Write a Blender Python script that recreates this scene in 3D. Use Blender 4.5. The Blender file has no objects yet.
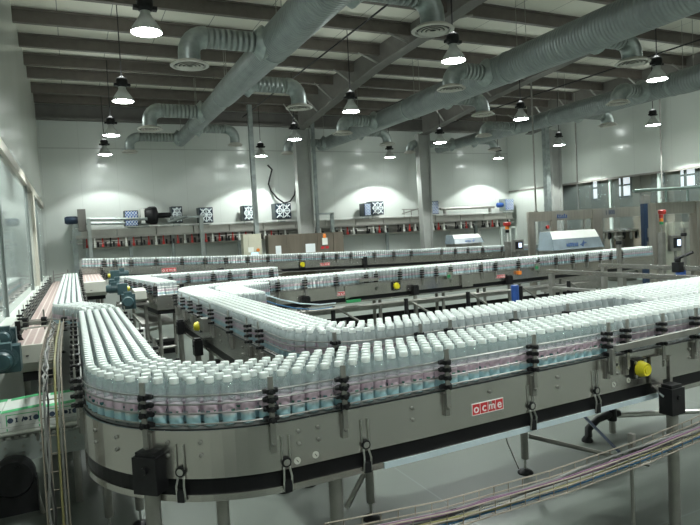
import bpy, math, random
from mathutils import Vector, Matrix
random.seed(7)
C = bpy.context.scene.collection
SC = bpy.context.scene
PI = math.pi
K = 0.732          # survey units -> metres
FZ = -0.6          # floor level in survey units
def W(p): return (p[0]*K, p[1]*K, (p[2]-FZ)*K)

# ------------------------------------------------------------------ camera
F_PX, YAW, PIT, ROL, HC = 590.02, math.radians(25.04), math.radians(2.70), math.radians(-3.01), 1.75
fwd = Vector((math.sin(YAW)*math.cos(PIT), math.cos(YAW)*math.cos(PIT), -math.sin(PIT)))
rt0 = Vector((math.cos(YAW), -math.sin(YAW), 0)); up0 = rt0.cross(fwd)
RT = math.cos(ROL)*rt0 + math.sin(ROL)*up0
UP = -math.sin(ROL)*rt0 + math.cos(ROL)*up0
cam = bpy.data.cameras.new('camera'); camo = bpy.data.objects.new('camera', cam); C.objects.link(camo)
cam.sensor_width = 36; cam.lens = F_PX/700*36; cam.clip_end = 200; cam.clip_start = .05
m = Matrix.Identity(4)
for i in range(3): m[i][0], m[i][1], m[i][2] = RT[i], UP[i], -fwd[i]
m.translation = W((0, 0, HC)); camo.matrix_world = m; SC.camera = camo
def ray(px, py): return RT*((px-350)/F_PX) - UP*((py-262.5)/F_PX) + fwd
def aty(px, py, Y): d = ray(px, py); t = Y/d.y; return (d.x*t, Y, HC+d.z*t)
def atz(px, py, Z): d = ray(px, py); t = (Z-HC)/d.z; return (d.x*t, d.y*t, Z)
def atx(px, py, X): d = ray(px, py); t = X/d.x; return (X, d.y*t, HC+d.z*t)

# ------------------------------------------------------------------ materials
def mat(name, col, rough=.5, metal=0., var=.06, scale=6., bump=0., bscale=40., spec=.5, trans=0., alpha=1., stretch=None, rvar=0.):
    M = bpy.data.materials.new(name); M.use_nodes = True
    nt = M.node_tree; N = nt.nodes; L = nt.links; P = N['Principled BSDF']
    tc = N.new('ShaderNodeTexCoord'); mp = N.new('ShaderNodeMapping'); L.new(tc.outputs['Object'], mp.inputs[0])
    if stretch: mp.inputs['Scale'].default_value = stretch
    nz = N.new('ShaderNodeTexNoise'); nz.inputs['Scale'].default_value = scale; nz.inputs['Detail'].default_value = 4
    L.new(mp.outputs[0], nz.inputs['Vector'])
    rp = N.new('ShaderNodeValToRGB')
    a = [max(0, c*(1-var)) for c in col]; b = [min(1, c*(1+var)) for c in col]
    rp.color_ramp.elements[0].color = (*a, 1); rp.color_ramp.elements[1].color = (*b, 1)
    rp.color_ramp.elements[0].position = .3; rp.color_ramp.elements[1].position = .7
    L.new(nz.outputs['Fac'], rp.inputs[0]); L.new(rp.outputs[0], P.inputs['Base Color'])
    P.inputs['Roughness'].default_value = rough; P.inputs['Metallic'].default_value = metal
    P.inputs['Specular IOR Level'].default_value = spec
    P.inputs['Transmission Weight'].default_value = trans; P.inputs['Alpha'].default_value = alpha
    if rvar:
        mr = N.new('ShaderNodeMapRange'); L.new(nz.outputs['Fac'], mr.inputs[0])
        mr.inputs[3].default_value = rough-rvar; mr.inputs[4].default_value = rough+rvar
        L.new(mr.outputs[0], P.inputs['Roughness'])
    if bump:
        n2 = N.new('ShaderNodeTexNoise'); n2.inputs['Scale'].default_value = bscale
        L.new(mp.outputs[0], n2.inputs['Vector'])
        bp = N.new('ShaderNodeBump'); bp.inputs['Strength'].default_value = bump; bp.inputs['Distance'].default_value = .02
        L.new(n2.outputs['Fac'], bp.inputs['Height']); L.new(bp.outputs[0], P.inputs['Normal'])
    return M
def lines(M, axes, period, width, dark, offs=(0, 0, 0)):
    """thin joint lines every period along the given object axes"""
    nt = M.node_tree; N = nt.nodes; L = nt.links; P = N['Principled BSDF']
    tc = N.new('ShaderNodeTexCoord'); sp = N.new('ShaderNodeSeparateXYZ'); L.new(tc.outputs['Object'], sp.inputs[0])
    acc = None
    for a, per in zip(axes, period):
        ad = N.new('ShaderNodeMath'); ad.operation = 'ADD'; ad.inputs[1].default_value = 100*per+offs[a]; L.new(sp.outputs[a], ad.inputs[0])
        mo = N.new('ShaderNodeMath'); mo.operation = 'MODULO'; mo.inputs[1].default_value = per; L.new(ad.outputs[0], mo.inputs[0])
        lt = N.new('ShaderNodeMath'); lt.operation = 'LESS_THAN'; lt.inputs[1].default_value = width; L.new(mo.outputs[0], lt.inputs[0])
        if acc:
            mx = N.new('ShaderNodeMath'); mx.operation = 'MAXIMUM'; L.new(acc.outputs[0], mx.inputs[0]); L.new(lt.outputs[0], mx.inputs[1]); acc = mx
        else: acc = lt
    src = P.inputs['Base Color'].links[0].from_socket
    mi = N.new('ShaderNodeMix'); mi.data_type = 'RGBA'; L.new(acc.outputs[0], mi.inputs[0]); L.new(src, mi.inputs[6]); mi.inputs[7].default_value = (*dark, 1)
    L.new(mi.outputs[2], P.inputs['Base Color'])
    return M
def emit(name, col, s):
    M = bpy.data.materials.new(name); M.use_nodes = True; P = M.node_tree.nodes['Principled BSDF']
    P.inputs['Base Color'].default_value = (*col, 1); P.inputs['Emission Color'].default_value = (*col, 1); P.inputs['Emission Strength'].default_value = s
    nz = M.node_tree.nodes.new('ShaderNodeTexNoise'); nz.inputs['Scale'].default_value = 3
    mr = M.node_tree.nodes.new('ShaderNodeMapRange'); mr.inputs[3].default_value = s*.85; mr.inputs[4].default_value = s*1.15
    M.node_tree.links.new(nz.outputs['Fac'], mr.inputs[0]); M.node_tree.links.new(mr.outputs[0], P.inputs['Emission Strength'])
    return M
def stripes(M, axis, per, frac, col2):
    return lines(M, (axis,), (per,), per*frac, col2)

steel = mat('brushed_steel', (.49, .475, .445), .25, .92, .035, 1., stretch=(9, 9, .3), rvar=.015)
steel_d = mat('dull_steel', (.33, .325, .30), .48, .9, .12, 8)
steel_c = mat('dark_brown_steel', (.20, .172, .137), .38, .6, .14, 2, stretch=(3, 3, .4))
steel_b = mat('brown_tint_steel', (.43, .405, .355), .34, .85, .10, 3, stretch=(5, 5, .5))
rod = mat('bright_rod', (.55, .55, .52), .3, 1., .08, 20)
rail_m = mat('guide_rail_steel', (.30, .295, .28), .42, .9, .08, 20)
tray_m = mat('tray_wire', (.30, .265, .215), .45, .7, .1, 20)
galv = mat('galvanised_sheet', (.33, .37, .36), .42, .75, .18, 9, .1, 30)
spiral = mat('spiral_duct_sheet', (.27, .30, .295), .42, .6, .12, 5)
def add_rings(M, axis, per, strength):
    nt = M.node_tree; N = nt.nodes; L = nt.links; P = N['Principled BSDF']
    tc = N.new('ShaderNodeTexCoord'); wv = N.new('ShaderNodeTexWave'); wv.bands_direction = axis
    wv.inputs['Scale'].default_value = .314/per; L.new(tc.outputs['Object'], wv.inputs[0])
    bp = N.new('ShaderNodeBump'); bp.inputs['Strength'].default_value = strength; bp.inputs['Distance'].default_value = .03
    L.new(wv.outputs['Fac'], bp.inputs['Height']); L.new(bp.outputs[0], P.inputs['Normal'])
add_rings(spiral, 'Y', .06, .45)
flexd = mat('flexible_duct_sheet', (.30, .33, .32), .42, .6, .12, 5); add_rings(flexd, 'X', .08, .9)
black = mat('black_plastic', (.010, .010, .011), .42, 0, .25, 20, spec=.28)
blackm = mat('black_wear_strip', (.006, .006, .007), .42, 0, .2, 8, spec=.22)
blue_strip = mat('pale_blue_strip', (.50, .60, .64), .45, 0, .06, 8)
beltm = mat('conveyor_chain', (.30, .29, .28), .5, 0, .12, 30)
pinkb = stripes(mat('pinkish_chain', (.40, .30, .275), .5, 0, .10, 30), 0, .066, .22, (.62, .56, .52))
cover_w = mat('cream_cover', (.56, .56, .50), .4, 0, .05, 5)
teal = mat('teal_motor_paint', (.035, .075, .085), .45, 0, .15, 12)
yellow = mat('yellow_plastic', (.62, .55, .02), .4, 0, .08, 10)
red = mat('red_plastic', (.42, .03, .025), .4, 0, .1, 10)
orange = mat('orange_plastic', (.75, .22, .03), .4, 0, .1, 10)
green_p = mat('green_plastic', (.03, .28, .10), .5, 0, .1, 10)
blue_p = mat('blue_plastic', (.015, .06, .24), .45, 0, .12, 10)
navy = mat('navy_paint', (.012, .028, .06), .45, 0, .15, 6)
white_p = mat('white_plastic', (.72, .73, .69), .4, 0, .04, 8)
white_t = mat('white_lettering', (.85, .82, .80), .5, 0, .03, 20)
blue_t = mat('blue_lettering', (.03, .075, .20), .5, 0, .1, 20)
dark_t = mat('dark_lettering', (.03, .05, .09), .5, 0, .1, 20)
sign_red = mat('red_sign', (.50, .02, .025), .45, 0, .06, 20)
paper = mat('white_paper', (.75, .79, .80), .7, 0, .03, 20)
carton_w = mat('white_carton', (.66, .68, .64), .55, 0, .05, 12)
carton_g = mat('green_carton_print', (.05, .42, .15), .55, 0, .08, 12)
beige = mat('beige_cabinet_paint', (.47, .46, .36), .45, 0, .05, 4)
purlin_m = mat('brown_purlin_paint', (.105, .092, .078), .6, 0, .15, 6)
rafter_m = mat('grey_rafter_paint', (.135, .13, .118), .55, 0, .12, 4)
column_m = mat('grey_column_paint', (.32, .33, .31), .4, .1, .08, 3)
glass = mat('clear_screen_glass', (.35, .42, .40), .04, 0, .03, 3, alpha=.12)
panel_glass = mat('polycarbonate_hood', (.20, .25, .28), .35, 0, .15, 4, alpha=.8)
cable_cols = [mat('cable_%d' % i, c, .5, 0, .12, 20) for i, c in enumerate([(.03, .14, .30), (.20, .20, .19), (.16, .08, .14), (.25, .25, .23), (.03, .03, .03), (.22, .20, .08)])]
cap_far = mat('far_white_cap', (.78, .83, .805), .42, 0, .03, 30)
cap_m = mat('white_cap', (.74, .80, .77), .42, 0, .03, 30)
pet_m = mat('clear_bottle_plastic', (.47, .59, .58), .09, 0, .05, 20)
def pet(M):
    nt = M.node_tree; N = nt.nodes; L = nt.links; P = N['Principled BSDF']
    lw = N.new('ShaderNodeLayerWeight'); lw.inputs[0].default_value = .35
    mr = N.new('ShaderNodeMapRange'); mr.inputs[3].default_value = .26; mr.inputs[4].default_value = .66; L.new(lw.outputs['Facing'], mr.inputs[0]); L.new(mr.outputs[0], P.inputs['Alpha'])
    P.inputs['Specular IOR Level'].default_value = 1.; P.inputs['Coat Weight'].default_value = 1.; P.inputs['Coat Roughness'].default_value = .12; P.inputs['Coat IOR'].default_value = 1.8
    tc = N.new('ShaderNodeTexCoord'); nz = N.new('ShaderNodeTexNoise'); nz.inputs['Scale'].default_value = 26; L.new(tc.outputs['Object'], nz.inputs['Vector'])
    bp = N.new('ShaderNodeBump'); bp.inputs['Strength'].default_value = .35; bp.inputs['Distance'].default_value = .012; L.new(nz.outputs['Fac'], bp.inputs['Height']); L.new(bp.outputs[0], P.inputs['Normal'])
pet(pet_m)
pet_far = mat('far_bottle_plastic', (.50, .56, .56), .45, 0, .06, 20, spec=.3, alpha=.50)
# printed sleeve: cyan below, pink above, with small dark-blue and green blots
lab_m = mat('printed_sleeve', (.5, .5, .5), .3, 0, .02, 10, alpha=.82)
def sleeve(M):
    nt = M.node_tree; N = nt.nodes; L = nt.links; P = N['Principled BSDF']
    tc = N.new('ShaderNodeTexCoord'); sp = N.new('ShaderNodeSeparateXYZ'); L.new(tc.outputs['Object'], sp.inputs[0])
    oi = N.new('ShaderNodeNewGeometry')
    # height above belt taken modulo one belt level: sleeve mesh is at the origin for single bottles
    mr = N.new('ShaderNodeMapRange'); L.new(sp.outputs[2], mr.inputs[0]); mr.inputs[1].default_value = .012*K; mr.inputs[2].default_value = .124*K
    rp = N.new('ShaderNodeValToRGB'); L.new(mr.outputs[0], rp.inputs[0]); rp.color_ramp.interpolation = 'LINEAR'
    e = rp.color_ramp.elements; e[0].color = (.44, .72, .81, 1); e[0].position = 0; e[1].color = (.74, .56, .66, 1); e[1].position = .62
    x = e.new(.34); x.color = (.52, .78, .84, 1); x = e.new(.46); x.color = (.76, .80, .80, 1); x = e.new(1.); x.color = (.76, .60, .69, 1)
    vo = N.new('ShaderNodeTexVoronoi'); vo.inputs['Scale'].default_value = 42; L.new(tc.outputs['Object'], vo.inputs[0])
    lt = N.new('ShaderNodeMath'); lt.operation = 'LESS_THAN'; lt.inputs[1].default_value = .40; L.new(vo.outputs['Distance'], lt.inputs[0])
    a = N.new('ShaderNodeMapRange'); L.new(mr.outputs[0], a.inputs[0]); a.inputs[1].default_value = .36; a.inputs[2].default_value = .42
    b = N.new('ShaderNodeMapRange'); L.new(mr.outputs[0], b.inputs[0]); b.inputs[1].default_value = .74; b.inputs[2].default_value = .68
    m1 = N.new('ShaderNodeMath'); m1.operation = 'MULTIPLY'; L.new(a.outputs[0], m1.inputs[0]); L.new(b.outputs[0], m1.inputs[1])
    m2 = N.new('ShaderNodeMath'); m2.operation = 'MULTIPLY'; L.new(m1.outputs[0], m2.inputs[0]); L.new(lt.outputs[0], m2.inputs[1])
    mi = N.new('ShaderNodeMix'); mi.data_type = 'RGBA'; L.new(m2.outputs[0], mi.inputs[0]); L.new(rp.outputs[0], mi.inputs[6])
    hu = N.new('ShaderNodeMix'); hu.data_type = 'RGBA'; L.new(vo.outputs['Color'], hu.inputs[0]); hu.inputs[6].default_value = (.02, .04, .22, 1); hu.inputs[7].default_value = (.05, .30, .12, 1)
    L.new(hu.outputs[2], mi.inputs[7]); L.new(mi.outputs[2], P.inputs['Base Color'])
sleeve(lab_m)
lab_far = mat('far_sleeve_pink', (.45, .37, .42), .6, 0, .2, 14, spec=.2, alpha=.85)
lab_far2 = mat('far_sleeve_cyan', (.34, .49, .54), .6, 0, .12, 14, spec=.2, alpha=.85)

# ------------------------------------------------------------------ mesh builder (survey units in, metres out)
class MB:
    def __init__(s): s.v = []; s.f = []; s.sm = []; s.mi = []; s.cur = 0
    def _add(s, vs, fs, smooth=False):
        b = len(s.v); s.v += [tuple(p) for p in vs]
        for f in fs: s.f.append(tuple(b+i for i in f)); s.sm.append(smooth); s.mi.append(s.cur)
        return s
    def box(s, c, d, rz=0., rx=0., ry=0.):
        R = Matrix.Rotation(rz, 3, 'Z') @ Matrix.Rotation(ry, 3, 'Y') @ Matrix.Rotation(rx, 3, 'X')
        h = [x/2 for x in d]; c = Vector(c)
        vs = [c + R @ Vector((sx*h[0], sy*h[1], sz*h[2])) for sx in (-1, 1) for sy in (-1, 1) for sz in (-1, 1)]
        return s._add(vs, [(0, 1, 3, 2), (4, 6, 7, 5), (0, 4, 5, 1), (2, 3, 7, 6), (0, 2, 6, 4), (1, 5, 7, 3)])
    def bx(s, x0, x1, y0, y1, z0, z1): return s.box(((x0+x1)/2, (y0+y1)/2, (z0+z1)/2), (abs(x1-x0), abs(y1-y0), abs(z1-z0)))
    def tube(s, pts, r, n=8, caps=True, smooth=True):
        pts = [Vector(p) for p in pts]; rs = r if isinstance(r, (list, tuple)) else [r]*len(pts)
        rings = []; prev = None
        for i, p in enumerate(pts):
            t = (pts[min(i+1, len(pts)-1)]-pts[max(i-1, 0)]).normalized()
            if prev is None:
                a = Vector((0, 0, 1)) if abs(t.z) < .9 else Vector((1, 0, 0))
                u = t.cross(a).normalized()
            else: u = (prev - t*prev.dot(t)).normalized()
            prev = u; w = t.cross(u)
            rings.append([p + (u*math.cos(2*PI*k/n)+w*math.sin(2*PI*k/n))*rs[i] for k in range(n)])
        vs = [q for rg in rings for q in rg]; fs = []
        for i in range(len(pts)-1):
            for k in range(n): fs.append((i*n+k, i*n+(k+1) % n, (i+1)*n+(k+1) % n, (i+1)*n+k))
        s._add(vs, fs, smooth)
        if caps:
            b = len(s.v)-len(vs)
            s.f += [tuple(b+k for k in range(n))[::-1], tuple(b+(len(pts)-1)*n+k for k in range(n))]; s.sm += [False]*2; s.mi += [s.cur]*2
        return s
    def lathe(s, prof, o=(0, 0, 0), n=16, ax=None, smooth=True):
        """prof: (r, h) pairs along axis ax (default +Z)"""
        o = Vector(o); R = Matrix.Identity(3) if ax is None else Vector((0, 0, 1)).rotation_difference(Vector(ax)).to_matrix()
        vs = []; fs = []
        for r, h in prof:
            for k in range(n): vs.append(o + R @ Vector((r*math.cos(2*PI*k/n), r*math.sin(2*PI*k/n), h)))
        for i in range(len(prof)-1):
            for k in range(n): fs.append((i*n+k, i*n+(k+1) % n, (i+1)*n+(k+1) % n, (i+1)*n+k))
        closed = prof[0] == prof[-1]
        if prof[0][0] > 1e-4 and not closed: fs.append(tuple(range(n))[::-1])
        if prof[-1][0] > 1e-4 and not closed: fs.append(tuple((len(prof)-1)*n+k for k in range(n)))
        return s._add(vs, fs, smooth)
    def prism(s, poly, axis, a, b):
        """polygon in the two other axes (cyclic order), extruded along axis from a to b"""
        n = len(poly); vs = []
        for t in (a, b):
            for p, q in poly: vs.append({'x': (t, p, q), 'y': (p, t, q), 'z': (p, q, t)}[axis])
        fs = [tuple(range(n))[::-1], tuple(range(n, 2*n))]+[(i, (i+1) % n, n+(i+1) % n, n+i) for i in range(n)]
        return s._add(vs, fs)
    def sheet(s, pts, z0, z1, th, smooth=True):
        """vertical sheet following pts [(x,y,zoff,nx,ny)], thickness th along the normal"""
        vs = []
        for x, y, z, nx, ny in pts:
            vs += [(x, y, z+z0), (x, y, z+z1), (x+nx*th, y+ny*th, z+z1), (x+nx*th, y+ny*th, z+z0)]
        fs = []
        for i in range(len(pts)-1):
            a, b = 4*i, 4*i+4
            for k in range(4): fs.append((a+k, b+k, b+(k+1) % 4, a+(k+1) % 4))
        s._add(vs, fs, False); n = len(s.v)-len(vs)
        s.f += [(n, n+1, n+2, n+3), tuple(n+len(vs)-4+k for k in (3, 2, 1, 0))]; s.sm += [False]*2; s.mi += [s.cur]*2
        return s
    def build(s, name, m, parent=None, sharp=True):
        me = bpy.data.meshes.new(name)
        o = bpy.data.objects.new(name, me); C.objects.link(o)
        if parent is not None: o.parent = parent; org = ORG[parent.name]
        else:
            xs = [p[0] for p in s.v]; ys = [p[1] for p in s.v]; zs = [p[2] for p in s.v]
            org = ((min(xs)+max(xs))/2, (min(ys)+max(ys))/2, min(zs)); o.location = W(org)
        ORG[o.name] = org
        me.from_pydata([((p[0]-org[0])*K, (p[1]-org[1])*K, (p[2]-org[2])*K) for p in s.v], [], s.f)
        me.polygons.foreach_set('use_smooth', s.sm)
        for x in (m if isinstance(m, (list, tuple)) else [m]): me.materials.append(x)
        if isinstance(m, (list, tuple)): me.polygons.foreach_set('material_index', s.mi)
        me.update()
        if sharp and any(s.sm): me.set_sharp_from_angle(angle=math.radians(50))
        return o
ORG = {}
def tag(o, label=None, cat=None, group=None, kind=None):
    if label: o['label'] = label
    if cat: o['category'] = cat
    if group: o['group'] = group
    if kind: o['kind'] = kind
    return o
def thing(name, loc, label, cat, group=None):
    o = bpy.data.objects.new(name, None); C.objects.link(o); o.location = W(loc); ORG[o.name] = tuple(loc); o.empty_display_size = .1
    return tag(o, label, cat, group)
def struct(o): o['kind'] = 'structure'; return o
def text(name, body, m, parent, origin, xdir, updir, size, extrude=.002):
    cu = bpy.data.curves.new(name, 'FONT'); cu.body = body; cu.size = size*K; cu.extrude = extrude*K; cu.align_x = 'CENTER'; cu.align_y = 'CENTER'; cu.offset = size*K*.010; cu.resolution_u = 4
    tmp = bpy.data.objects.new(name+'_curve', cu); C.objects.link(tmp); bpy.context.view_layer.update()
    me = bpy.data.meshes.new_from_object(tmp.evaluated_get(bpy.context.evaluated_depsgraph_get())); bpy.data.objects.remove(tmp); bpy.data.curves.remove(cu)
    me.materials.clear(); me.materials.append(m)
    o = bpy.data.objects.new(name, me); C.objects.link(o); o.parent = parent
    x = Vector(xdir).normalized(); u = Vector(updir); z = x.cross(u).normalized(); u = z.cross(x)
    mm = Matrix.Identity(4)
    for i in range(3): mm[i][0], mm[i][1], mm[i][2] = x[i], u[i], z[i]
    og = ORG[parent.name]; mm.translation = [(origin[i]-og[i])*K for i in range(3)]
    o.matrix_local = mm; ORG[o.name] = og
    return o
MK = lambda: MB()

# ================================================================== THE SETTING
Q = .928
def hz(z): return 1.75+(z-1.75)*Q
XL, XR, YB, YF, ZR = -.92*Q, 21.26*Q, 25.0*Q, -7.0, hz(7.48)
RT_ = hz(7.44)
floor_m = mat('epoxy_floor', (.105, .12, .105), .36, 0, .16, .55, .02, 3, rvar=.07, spec=.28)
lines(floor_m, (0, 1), (3.1, 3.7), .012, (.13, .15, .14))
struct(MK().bx(XL-.3, 23.6, YF-.3, YB+.3, FZ-.2, FZ).build('floor', floor_m))
wallp = lines(mat('white_wall_panel', (.60, .635, .60), .16, 0, .025, .4), (0, 2), (.9, 50), .008, (.50, .53, .50), (.3, 0, 0))
b = MK().bx(XL-.3, XR+.3, YB, YB+.25, FZ, ZR+.3); struct(b.build('wall_back', wallp))
b = MK().bx(XL, XR, YB-.012, YB+.02, hz(5.58), hz(5.62)); struct(b.build('trim_1', mat('panel_joint', (.40, .42, .40), .5)))
wall_l = mat('cream_wall_sheet', (.56, .585, .53), .20, 0, .03, .5)
b = MK().bx(XL-.25, XL, YF, YB, hz(3.5), ZR+.3).bx(XL-.25, XL, YF, YB, FZ, hz(.72)); struct(b.build('wall_left', wall_l))
wfr = mat('beige_window_frame', (.50, .47, .40), .45, 0, .05, 5)
b = MK().bx(XL-.1, XL+.03, YF, YB-.02, hz(3.34), hz(3.52)); struct(b.build('trim_2', wfr))
b = MK().bx(XL-.1, XL+.12, YF, YB-.02, hz(.70), hz(.80)); struct(b.build('trim_3', mat('pale_sill', (.62, .65, .60), .35)))
mull_m = mat('dark_mullion', (.16, .18, .17), .4)
pane_m = mat('grey_green_window_glass', (.40, .46, .44), .05, 0, .04, .6, spec=.7)
ys = [YB-.05]+[v*Q for v in (20.6, 18.2, 16.32, 10.0, 5.2, .4, -4.4)]+[-6.9]
for i in range(len(ys)-1):
    fr = MK(); fr.bx(XL-.08, XL+(.03 if i == 1 else .004), ys[i+1], ys[i+1]+(.55 if i == 1 else .07), hz(.80), hz(3.34))
    f = struct(fr.build('window_%d' % (i+1), wfr if i == 1 else mull_m))
    MK().bx(XL-.06, XL-.03, ys[i+1]+.04, ys[i]+.02, hz(.80), hz(3.34)).build('pane', pane_m, f)
wall_r = lines(mat('white_wall_sheet', (.56, .60, .555), .18, 0, .03, .4), (1,), (1.15,), .008, (.47, .5, .47))
b = MK().bx(XR, XR+.3, YF, YB, hz(3.58), ZR+.3).bx(XR, XR+.3, 21.75*Q, YB, FZ, hz(3.58)); struct(b.build('wall_right', wall_r))
struct(MK().bx(XR-.04, XR+.02, YF, YB-.02, hz(3.54), hz(3.62)).build('trim_4', mat('right_wall_edge', (.22, .21, .19), .5)))
b = MK().bx(XL-.3, 23.6, YF-.25, YF, FZ, ZR+.3); struct(b.build('wall_front', wall_l))
roof_m = lines(mat('roof_sheet', (.70, .69, .60), .6, 0, .05, 1.2), (0,), (.82,), .012, (.20, .20, .18))
b = MK().bx(XL-.3, 23.6, YF-.3, YB+.3, ZR, ZR+.2); struct(b.build('ceiling', roof_m))
# room beyond the opening in the wall on the filler side
wall_far = mat('brown_plaster', (.30, .265, .205), .6, 0, .1, 1.)
b = MK().bx(23.3, 23.5, YF, YB, FZ, ZR).bx(XR+.3, 23.5, YB, YB+.2, FZ, ZR); struct(b.build('wall_annex', wall_far))
struct(MK().bx(XR+.3, 23.3, YF, YB, 4.6, 4.7).build('ceiling_annex', mat('annex_ceiling', (.40, .38, .33), .7)))
pil_m = mat('brown_pillar_paint', (.29, .25, .185), .55, 0, .08, 2)
for (px0, px1) in ((603, 612.5), (632, 640), (579.5, 584.5), (641, 651), (665.5, 674)):
    a = atx(px0, 185, 21.4)[1]; c = atx(px1, 185, 21.4)[1]
    struct(MK().bx(21.4, 21.4+.4, c, a, FZ, 4.6).build('pillar', pil_m))
winl = emit('daylit_window', (.86, .95, 1.), 1.1)
wf2 = mat('dark_window_frame', (.12, .12, .11), .5)
for i, (x0, y0, x1, y1) in enumerate(((586, 180, 599, 199), (613, 177, 632, 196), (651, 171, 665, 183), (674.5, 167, 697, 186))):
    a = atx(x0, y0, 23.2); c = atx(x1, y1, 23.2); z1, z0 = a[2]+.1, c[2]
    f = MK(); 
    for yy in (a[1], (a[1]+c[1])/2, c[1]): f.bx(23.15, 23.28, yy-.05, yy+.05, z0, z1)
    for zz in (z0, (z0+z1)/2, z1): f.bx(23.15, 23.28, c[1], a[1], zz-.04, zz+.04)
    o = struct(f.build('window_%d' % (20+i), wf2))
    MK().bx(23.21, 23.24, c[1], a[1], z0, z1).build('pane', winl, o)
# glazed partition standing in that opening
gl = MK()
for yy in (20.0, 17.2, 15.0, 12.8, 10.6, 8.4): gl.bx(XR+.05, XR+.15, yy-.05, yy+.05, FZ, hz(3.54))
gl.bx(XR+.05, XR+.15, YF, 20.0, FZ, FZ+.15)
o = struct(gl.build('window_30', mat('mint_frame', (.52, .60, .56), .4)))
for a, c in ((20., 17.2), (17.2, 15.), (15., 12.8), (12.8, 10.6), (10.6, 8.4)): MK().bx(XR+.09, XR+.11, c+.05, a-.05, FZ+.15, hz(3.54)).build('pane', glass, o)
# dark little window low in the back wall
a = aty(450, 233, YB); c = aty(479, 243, YB)
f = MK(); 
for xx in (a[0], (a[0]*.55+c[0]*.45), c[0]): f.bx(xx-.09, xx+.09, YB-.05, YB+.02, c[2], a[2])
f.bx(a[0], c[0], YB-.05, YB+.02, a[2]-.12, a[2]+.12); f.bx(a[0], c[0], YB-.05, YB+.02, c[2]-.1, c[2]+.02)
o = struct(f.build('window_40', white_p)); MK().bx(a[0], c[0], YB-.03, YB-.015, c[2], a[2]).build('pane', mat('dark_pane', (.02, .025, .03), .08), o)

# purlins, rafters, columns
ys = [24.25, 22.75, 20.85, 19.42, 17.72, 15.9, 14.1, 12.35, 10.6, 8.85, 7.1, 5.35, 3.6, 1.85, .1, -1.65, -3.4, -5.15]
for y in ys:
    p = MK(); y *= Q; p.prism([(y-.02, hz(7.12)), (y+.10, hz(7.12)), (y+.10, hz(7.145)), (y+.01, hz(7.145)), (y+.01, hz(7.41)), (y-.09, hz(7.41)), (y-.09, hz(7.44)), (y-.02, hz(7.44))], 'x', XL, XR)
    for x in (2.9, 3.1, 3.3, 8.4, 8.6, 9., 9.2, 14.1, 14.3, 14.7, 14.9):
        for z in (hz(7.22), hz(7.34)): p.lathe([(.02, 0), (.02, .02)], (x*Q, y-.02, z), 6, (0, -1, 0))
    struct(p.build('purlin', purlin_m))
struct(MK().bx(XL, XR, YB-.16, YB-.04, hz(6.72), hz(7.2)).bx(XL, XR, YB-.3, YB-.04, hz(6.62), hz(6.72)).build('eave_beam', rafter_m))
def rafter(x, pts, colx, coly, w1, w0, prefix):
    pts = [(y*Q if y > -6 else y, hz(z)) for y, z in pts]; x *= Q; colx *= Q; coly *= Q; w1 *= Q; w0 *= Q
    r = MK(); top = RT_
    web = [(y, z) for y, z in pts]+[(pts[-1][0], top), (pts[0][0], top)]
    r.prism(web, 'x', x-.025, x+.025)
    for (y0, z0), (y1, z1) in zip(pts, pts[1:]):
        r.prism([(y0, z0), (y1, z1), (y1, z1+.035), (y0, z0+.035)], 'x', x-.17, x+.17)
    o = struct(r.build('rafter', rafter_m))
    for y in [v*Q for v in ys[1:8]]:
        zb = 6.4
        for (ya, za), (yb, zb_) in zip(pts, pts[1:]):
            if min(ya, yb) <= y <= max(ya, yb): zb = za+(zb_-za)*(y-ya)/(yb-ya)
        MK().tube([(x-.7, y, hz(7.14)), (x-.05, y, zb+.06)], .028, 5).build('fly_brace', steel_d, o)
        MK().tube([(x+.7, y, hz(7.14)), (x+.05, y, zb+.06)], .028, 5).build('fly_brace', steel_d, o)
    c = MK(); zt = pts[0][1]+.05; hw1, hw0 = w1/2, w0/2
    for sx in (-1, 1): c.prism([(colx+sx*hw0, FZ), (colx+sx*hw1, zt), (colx+sx*(hw1-.035), zt), (colx+sx*(hw0-.035), FZ)], 'y', coly-.16, coly+.16)
    c.prism([(colx-hw0, FZ), (colx+hw0, FZ), (colx+hw1, zt), (colx-hw1, zt)], 'y', coly-.02, coly+.02)
    c.bx(colx-hw0-.02, colx+hw0+.02, coly-.18, coly+.18, FZ, FZ+.03)
    struct(c.build('column', column_m))
rafter(8.8, [(23.1, 6.16), (18.9, 6.55), (15.95, 6.79), (13.7, 6.84), (11.45, 6.95), (3, 7.0), (YF, 7.0)], 8.85, 23.05, .66, .60, 0)
rafter(14.5, [(22.6, 6.02), (19.1, 6.38), (17.6, 6.53), (13.7, 6.82), (11.45, 6.95), (3, 7.0), (YF, 7.0)], 14.5, 22.7, .62, .40, 1)
rafter(20.2, [(22.2, 6.1), (19.1, 6.4), (17.6, 6.53), (13.7, 6.82), (11.45, 6.95), (3, 7.0), (YF, 7.0)], 20.75, 21.15, .62, .55, 2)

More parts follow.
